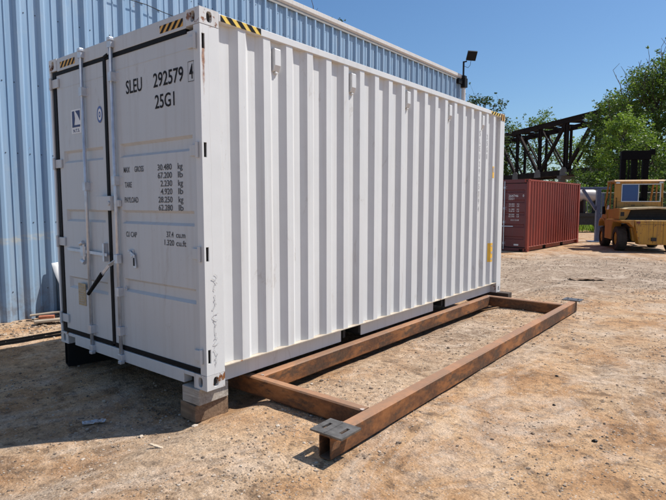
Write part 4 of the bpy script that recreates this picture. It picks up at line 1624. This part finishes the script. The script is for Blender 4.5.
# ================================================================== RAILWAY BRIDGE
dirv = Vector((-.764, .645, 0)).normalized()
perp = Vector((dirv.y, -dirv.x, 0))          # away from the viewer, to the right
if perp.y < 0:
    perp = -perp
br = empty('truss_bridge', (-16.9, 72.96, 0))
tag(br, 'dark steel railway truss bridge crossing behind the red container', 'bridge')
PAN, ZT_, ZB_ = 6.07, 12.72, 5.9
zlo, zhi = ZB_, ZT_
def BP(t, off, z):
    p = dirv * t + perp * off
    return Vector((p.x, p.y, z))
for off in (0.0, 5.0):
    mb = MB()
    t0, t1 = -3 * PAN, 6 * PAN
    mb.bar(BP(t0, off, zlo), BP(t1, off, zlo), .45, .75)
    tb = mb.build('bottom_chord', M['bridge'], br)
    mb = MB()
    mb.bar(BP(t0, off, zhi), BP(t1, off, zhi), .50, .62)
    mb.bar(BP(t0, off, zhi + .33), BP(t1, off, zhi + .33), .7, .04)
    mb.build('top_chord', M['bridge'], br)
    for k in range(-3, 7):
        t = k * PAN
        wd = (.66 if k % 3 == 0 else .46) * (1 if off == 0 else .6)
        mb = MB()
        for s in (-1, 1):
            mb.bar(BP(t + s * wd * .42, off, zlo + .3), BP(t + s * wd * .42, off, zhi - .3), .28, wd * .30, up=dirv)
        mb.bar(BP(t, off, zlo + .3), BP(t, off, zhi - .3), .10, wd * .9, up=dirv)
        mb.build('post', M['bridge'], br)
        if off == 0:
            mb = MB()
            pts = [(-.85, -.42), (.85, -.42), (.72, .35), (.35, .70), (-.35, .70), (-.72, .35)]
            V = [BP(t + a, off - .25, zlo + b) for a, b in pts] + [BP(t + a, off - .29, zlo + b) for a, b in pts]
            mb.add(V, [tuple(range(6)), tuple(range(11, 5, -1))] + [(i, (i + 1) % 6, 6 + (i + 1) % 6, 6 + i) for i in range(6)])
            mb.build('gusset', M['gusset'], br)
        if k < 6:
            mb = MB()
            up = (k <= 0)
            a, b = BP(t, off, zlo if not up else zhi), BP(t + PAN, off, zhi if not up else zlo)
            mb.bar(a, b, .30 if off == 0 else .18, .46 if off == 0 else .26)
            if off == 0 and k in (0,):
                a, b = BP(t, off, zhi if not up else zlo), BP(t + PAN, off, zlo if not up else zhi)
                mb.bar(a, b, .14, .20)
            mb.build('diagonal', M['bridge'], br)
mb = MB()
for k in range(-6, 13):
    t = k * PAN / 2
    mb.bar(BP(t, .2, zhi - .1), BP(t, 4.8, zhi - .1), .18, .25)
    if k % 2 == 0 and k < 12:
        mb.bar(BP(t, .2, zhi - .15), BP(t + PAN, 4.8, zhi - .15), .12, .12)
        mb.bar(BP(t + PAN, .2, zhi - .15), BP(t, 4.8, zhi - .15), .12, .12)
mb.build('top_bracing', M['bridge'], br)
mb = MB()
for k in range(-6, 13):
    t = k * PAN / 2
    mb.bar(BP(t, .2, zlo - .05), BP(t, 4.8, zlo - .05), .30, .5)
for off in (1.7, 3.3):
    mb.bar(BP(-3 * PAN, off, zlo + .3), BP(6 * PAN, off, zlo + .3), .25, .35)
mb.build('deck', M['bridge'], br)
for t in (-3 * PAN + .8, 0 + .6, 6 * PAN - .8):
    mb = MB()
    for off in (0.0, 5.0):
        p = BP(t, off, 0)
        mb.tube((p.x, p.y, -.1), (p.x, p.y, zlo - .40), .55, .45, n=14)
    mb.bar(BP(t, -.5, zlo - .65), BP(t, 5.5, zlo - .65), .9, .5)
    mb.build('pier', M['concrete'], br)

# ================================================================== BLUE-GREY STEEL STAND, TANK, FENCE
sd_ = empty('steel_stand', (-2.25, 23.75, 0), R(31))
tag(sd_, 'blue-grey steel frame with a diagonal brace standing between red container and forklift', 'steel stand')
mb = MB()
mb.box(-.13, -.10, 0, .04, .10, 2.36)
mb.box(.12, -.06, 0, .19, .08, 2.2)
mb.build('upright', M['bluesteel'], sd_, bevel=.01)
MB().box(-1.75, -.07, 2.362, .46, .07, 2.47).build('top_beam', M['bluesteel'], sd_, bevel=.01)
MB().bar((-.72, 0, 2.36), (-.13, 0, 1.45), .10, .12).build('brace', M['bluesteel'], sd_)
MB().box(-1.72, -.12, 0, -1.55, .12, 2.36).build('upright', M['bluesteel'], sd_, bevel=.01)
mb = MB()
mb.box(-.4, -.35, 0, .4, .35, .03)
mb.build('foot_plate', M['bluesteel'], sd_)

tk = empty('tank_trailer', (-4.6, 32.6, 0), R(38))
tag(tk, 'small white tank on a dark wheeled frame in the distance behind the steel stand', 'tank trailer')
mb = MB()
pr = [(0, -.68), (.22, -.66), (.32, -.58), (.36, -.46), (.36, .46), (.32, .58), (.22, .66), (0, .68)]
n = 24
vs = []
for k in range(n):
    a = 2 * math.pi * k / n
    for r_, x_ in pr:
        vs.append((x_ - .32, r_ * math.cos(a), 2.22 + r_ * math.sin(a)))
m_ = len(pr)
mb.add(vs, [(k * m_ + i, k * m_ + i + 1, ((k + 1) % n) * m_ + i + 1, ((k + 1) % n) * m_ + i) for k in range(n) for i in range(m_ - 1)])
mb.build('tank', M['tank'], tk, smooth=True)
mb = MB()
mb.box(-2.6, -.6, .95, 2.4, .6, 1.15)
for xx in (-.6, .3, 1.6):
    mb.box(xx, -.42, 1.15, xx + .14, .42, 1.95)
mb.box(-2.5, -.5, .45, 2.2, .5, .95)
mb.build('frame', M['under'], tk)
for xx in (-1.8, 1.1, 1.9):
    for s in (-1, 1):
        MB().tube((xx, s * .62, .42), (xx, s * .9, .42), .42, n=18).build('wheel', M['tyre'], tk)
mb = MB()
mb.box(-2.6, -.75, 1.16, -1.1, .75, 2.35)
mb.box(-2.45, -.76, 1.75, -1.3, .76, 2.2, 1)
mb.build('cabin', [M['red'], M['under']], tk, bevel=.04)

# chain-link fence in the background: posts and rails with mesh drawn as fine wires
fe = empty('wire_fence', (0, 0, 0))
tag(fe, 'grey wire mesh fence with posts along the back of the yard', 'fence')
fa, fb = Vector((-14.0, 33.5, 0)), Vector((13.0, 44.0, 0))
fd = (fb - fa)
n = 13
for k in range(n + 1):
    p = fa + fd * (k / n)
    MB().tube((p.x, p.y, 0), (p.x, p.y, 2.5), .035, n=8).build('fence_post', M['fence'], fe)
MB().tube((fa.x, fa.y, 2.45), (fb.x, fb.y, 2.45), .022, n=6).build('top_rail', M['fence'], fe)
mb = MB()
Ltot = fd.length
u_ = fd.normalized()
s = 0.0
while s < Ltot:
    for sg_ in (1, -1):
        e = s + sg_ * 2.4
        if 0 <= e <= Ltot:
            a = fa + u_ * s
            b = fa + u_ * e
            mb.bar((a.x, a.y, .05), (b.x, b.y, 2.45), .006, .006)
    s += .11
mb.build('wire_mesh', M['fence'], fe, recalc=False)

# ================================================================== TREES
def np_mesh(name, V, nq, mat, parent):
    me = bpy.data.meshes.new(name)
    nv = len(V)
    me.vertices.add(nv)
    me.vertices.foreach_set('co', V.astype(np.float32).ravel())
    me.loops.add(nq * 4)
    me.loops.foreach_set('vertex_index', np.arange(nq * 4, dtype=np.int32))
    me.polygons.add(nq)
    me.polygons.foreach_set('loop_start', np.arange(0, nq * 4, 4, dtype=np.int32))
    me.polygons.foreach_set('loop_total', np.full(nq, 4, dtype=np.int32))
    me.materials.append(mat)
    me.update()
    me.validate()
    o = bpy.data.objects.new(name, me)
    COL.objects.link(o)
    if parent is not None:
        o.parent = parent
    return o


def leaves(centres, radii, per, size, seed, flat=.75):
    """leaf-sized quads packed in ragged clumps about the given centres"""
    rs = np.random.RandomState(seed)
    P = []
    for c, r in zip(centres, radii):
        k = max(8, int(per * (r ** 2)))
        d = rs.normal(size=(k, 3))
        d /= np.linalg.norm(d, axis=1)[:, None]
        rad = r * rs.uniform(.25, 1.0, k) ** .55 * rs.uniform(.75, 1.15, k)
        q_ = np.array(c) + d * rad[:, None] * np.array([1, 1, flat])
        P.append(q_)
    P = np.concatenate(P)
    n = len(P)
    a = rs.normal(size=(n, 3)); a[:, 2] *= .6
    a /= np.linalg.norm(a, axis=1)[:, None]
    b = rs.normal(size=(n, 3))
    b -= (b * a).sum(1)[:, None] * a
    b /= np.linalg.norm(b, axis=1)[:, None]
    s = size * rs.uniform(.6, 1.35, n)[:, None]
    w = s * .62
    V = np.stack([P - a * s * .5, P + b * w * .5 + a * s * .05, P + a * s * .5, P - b * w * .5 + a * s * .05], 1).reshape(-1, 3)
    return V, n


def tree(name, x, y, h, rad, mat, seed, label, cat='tree', group=None, base=.25, per=60, leaf=.24, nb=34, bare=0, flat=.75, shape='round', trunk_r=None):
    rnd = random.Random(seed)
    root = empty(name, (x, y, 0), rnd.uniform(0, 6.28))
    tag(root, label, cat, group)
    tr = MB()
    tr_r = trunk_r or h * .018
    # trunk, slightly bent
    pts = [Vector((0, 0, -.1))]
    for k in range(1, 7):
        pts.append(Vector((rnd.uniform(-.03, .03) * h * k / 6, rnd.uniform(-.03, .03) * h * k / 6, h * .86 * k / 6)))
    for k in range(6):
        tr.tube(pts[k], pts[k + 1], tr_r * (1 - k / 6.6), tr_r * (1 - (k + 1) / 6.6), n=8, caps=False)
    cen, rr = [], []
    for i in range(nb):
        f = base + (1 - base) * (i + rnd.random()) / nb
        zz = f * h
        if shape == 'round':
            prof_ = math.sin(math.pi * min(1, max(.0, (f - base * .7) / (1.04 - base * .7)))) ** .6
        else:
            prof_ = (1.05 - f) ** .8 * 1.25
        a = i * 2.399 + rnd.uniform(-.4, .4)
        R_ = rad * prof_ * rnd.uniform(.55, 1.08)
        tip = Vector((math.cos(a) * R_, math.sin(a) * R_, zz + rnd.uniform(-.02, .04) * h))
        fs = max(0.05, min(.98, f - .16)) * h / (h * .86) * 6
        k = min(5, int(fs))
        st = pts[k].lerp(pts[k + 1], min(1, fs - k))
        mid = st.lerp(tip, .55) + Vector((0, 0, .04 * h))
        tr.tube(st, mid, tr_r * .33, tr_r * .2, n=5, caps=False)
        tr.tube(mid, tip, tr_r * .2, tr_r * .06, n=5, caps=False)
        cr = rad * rnd.uniform(.20, .36)
        cen.append(tuple(tip)); rr.append(cr)
        for j in range(3):
            q_ = mid.lerp(tip, rnd.uniform(.1, 1.1)) + Vector((rnd.gauss(0, 1), rnd.gauss(0, 1), rnd.gauss(0, .7))) * rad * .17
            cen.append(tuple(q_)); rr.append(cr * rnd.uniform(.4, .85))
        for j in range(3):    # stray sprigs that break the outline
            q_ = tip + Vector((rnd.gauss(0, 1), rnd.gauss(0, 1), rnd.gauss(.2, .8))) * cr * 1.0
            tr.tube(tip, q_, tr_r * .05, tr_r * .03, n=3, caps=False)
            cen.append(tuple(q_)); rr.append(cr * .28)
    for i in range(bare):
        a = rnd.uniform(0, 6.28)
        q0 = rnd.uniform(0, .9)
        st = Vector((math.cos(a) * rad * q0, math.sin(a) * rad * q0, h * (rnd.uniform(.86, .98) - .28 * q0 * q0)))
        p = st
        d = Vector((rnd.uniform(-.35, .35), rnd.uniform(-.35, .35), 1)).normalized()
        L_ = h * rnd.uniform(.10, .24)
        for s_ in range(4):
            q_ = p + (d + Vector((rnd.uniform(-.2, .2), rnd.uniform(-.2, .2), 0))).normalized() * L_ / 4
            tr.tube(p, q_, .050 - .008 * s_, .042 - .008 * s_, n=4, caps=False)
            if rnd.random() < .8:
                e = q_ + Vector((rnd.uniform(-1, 1), rnd.uniform(-1, 1), rnd.uniform(.3, 1))).normalized() * L_ * .25
                tr.tube(q_, e, .024, .014, n=3, caps=False)
                if rnd.random() < .3:
                    cen.append(tuple(e)); rr.append(.14)
            p = q_
    tr.build('trunk', M['bark'], root, recalc=False)
    V, n = leaves(cen, rr, per, leaf, seed, flat)
    np_mesh('crown', V, n, mat, root)
    return root

TG = 'trees around the yard'
# beside and behind the forklift
tree('leafy_tree', -5.1, 45.4, 8.7, 2.0, M['leafbright'], 21, 'bright green young leafy tree in front of the darker ones left of the forklift mast', group=TG, base=.10, per=330, leaf=.17, nb=44)
tree('leafy_tree', -4.3, 56.4, 14.0, 4.7, M['leafmid'], 22, 'tall green tree with bare twigs on top, rising behind the bright young tree', group=TG, base=.12, per=120, leaf=.22, nb=64, bare=60)
tree('leafy_tree', -8.9, 59.5, 12.6, 2.7, M['leafmid'], 23, 'narrow green tree overlapping the right end of the bridge', group=TG, base=.14, per=260, leaf=.20, nb=44, bare=5)
tree('leafy_tree', 2.8, 52.0, 13.4, 4.8, M['leafmid'], 24, 'broad dark green tree at the right edge of the yard', group=TG, base=.10, per=110, leaf=.22, nb=64, bare=34)
tree('leafy_tree', -3.0, 43.5, 6.4, 2.6, M['leafmid'], 33, 'low dark tree right behind the forklift mast', group=TG, base=.06, per=190, leaf=.18, nb=40)
tree('leafy_tree', -8.3, 47.5, 4.3, 1.6, M['leafmid'], 34, 'low spreading tree above the steel stand just right of the red container', group=TG, base=.35, per=230, leaf=.17, nb=30)
# behind the bridge
for i, (x, y, h, r, m, lab) in enumerate((
        (-33.0, 94.0, 15.8, 4.2, 'leafmid', 'broad tree behind the bridge, close against the container corner'),
        (-27.5, 96.0, 17.0, 4.4, 'leafmid', 'tallest tree rising behind the bridge truss'),
        (-22.5, 99.0, 13.0, 4.2, 'leafbright', 'pale green tree seen through the middle bay of the bridge'),
        (-38.5, 97.0, 14.5, 4.6, 'leafdark', 'dark tree farthest left behind the bridge'))):
    tree('leafy_tree', x, y, h, r, M[m], 40 + i, lab, group=TG, base=.08, per=38, leaf=.34, nb=40, shape='round')
tree('pine_tree', -21.6, 56.5, 13.7, 2.6, M['leafdark'], 51, 'dark rounded tree top above the container between building and bridge', group=TG, base=.45, per=90, leaf=.24, nb=36, flat=.6)
tree('leafy_tree', -27.3, 33.6, 17.3, 3.0, M['leafdark'], 52, 'tree whose twigs just clear the gutter of the blue building', group=TG, base=.4, per=50, leaf=.20, nb=34, bare=3)

# shrubs along the fence
for i, (x, y, h, r, m, lab) in enumerate((
        (-7.3, 40.2, 2.8, 1.3, 'leafbright', 'light green shrub behind the fence just right of the red container'),
        (-9.8, 44.0, 3.2, 2.0, 'leafmid', 'mid green shrub behind the fence over the white tank'),
        (-6.0, 41.5, 3.1, 1.5, 'leafbright', 'yellowish shrub behind the fence over the steel stand'),
        (-4.6, 44.5, 3.6, 2.0, 'leafdark', 'dark shrub behind the fence left of the forklift cab'),
        (-7.4, 46.5, 3.9, 2.3, 'leafdark', 'dark shrub between the light one and the low spreading tree'),
        (-1.0, 44.5, 3.8, 2.2, 'leafdark', 'dark shrub behind the fence seen through the forklift cab'),
        (2.8, 45.0, 4.3, 2.6, 'leafmid', 'mid green shrub behind the fence right of the forklift mast'))):
    tree('shrub', x, y, h, r, M[m], 70 + i, lab, 'shrub', 'shrubs along the back fence', base=.05, per=70, leaf=.17, nb=24, trunk_r=.06)
# weeds at the edge of the yard
def weeds():
    rs = np.random.RandomState(3)
    V = []
    n = 0
    for i in range(420):
        x = rs.uniform(-9, 9)
        y = 33.0 + (x + 9) * .33 + rs.normal() * 1.0
        for j in range(9):
            h = rs.uniform(.15, .5)
            a = rs.uniform(0, 6.28)
            dx, dy = math.cos(a), math.sin(a)
            bx, by = x + rs.normal() * .2, y + rs.normal() * .2
            V += [(bx - dy * .02, by + dx * .02, 0), (bx + dy * .02, by - dx * .02, 0), (bx + dx * h * .5 + dy * .012, by + dy * h * .5, h), (bx + dx * h * .5 - dy * .012, by + dy * h * .5, h * 1.02)]
            n += 1
    o = np_mesh('weeds', np.array(V), n, M['leafbright'], None)
    tag(o, 'yellow green weeds growing along the foot of the back fence', 'weeds', kind='stuff')
weeds()

# far wood that closes the horizon
def far_wood():
    rs = np.random.RandomState(9)
    cen, rr = [], []
    for i in range(1500):
        ang = R(rs.uniform(60, 165))
        d = rs.uniform(118, 150)
        x, y = 3.2 + d * math.cos(ang), -2.5 + d * math.sin(ang)
        top = 5.2 + 2.2 * noise.noise(Vector((ang * 14, 0, 0))) + 1.2 * noise.noise(Vector((ang * 50, 2, 0)))
        z = rs.uniform(.3, max(1.5, top))
        cen.append((x, y, z)); rr.append(rs.uniform(1.1, 2.2))
    V, n = leaves(cen, rr, 16, .6, 5, .8)
    o = np_mesh('far_wood', V, n, M['leafmid'], None)
    tag(o, 'distant mass of green woodland along the horizon', 'woodland', kind='stuff')
far_wood()
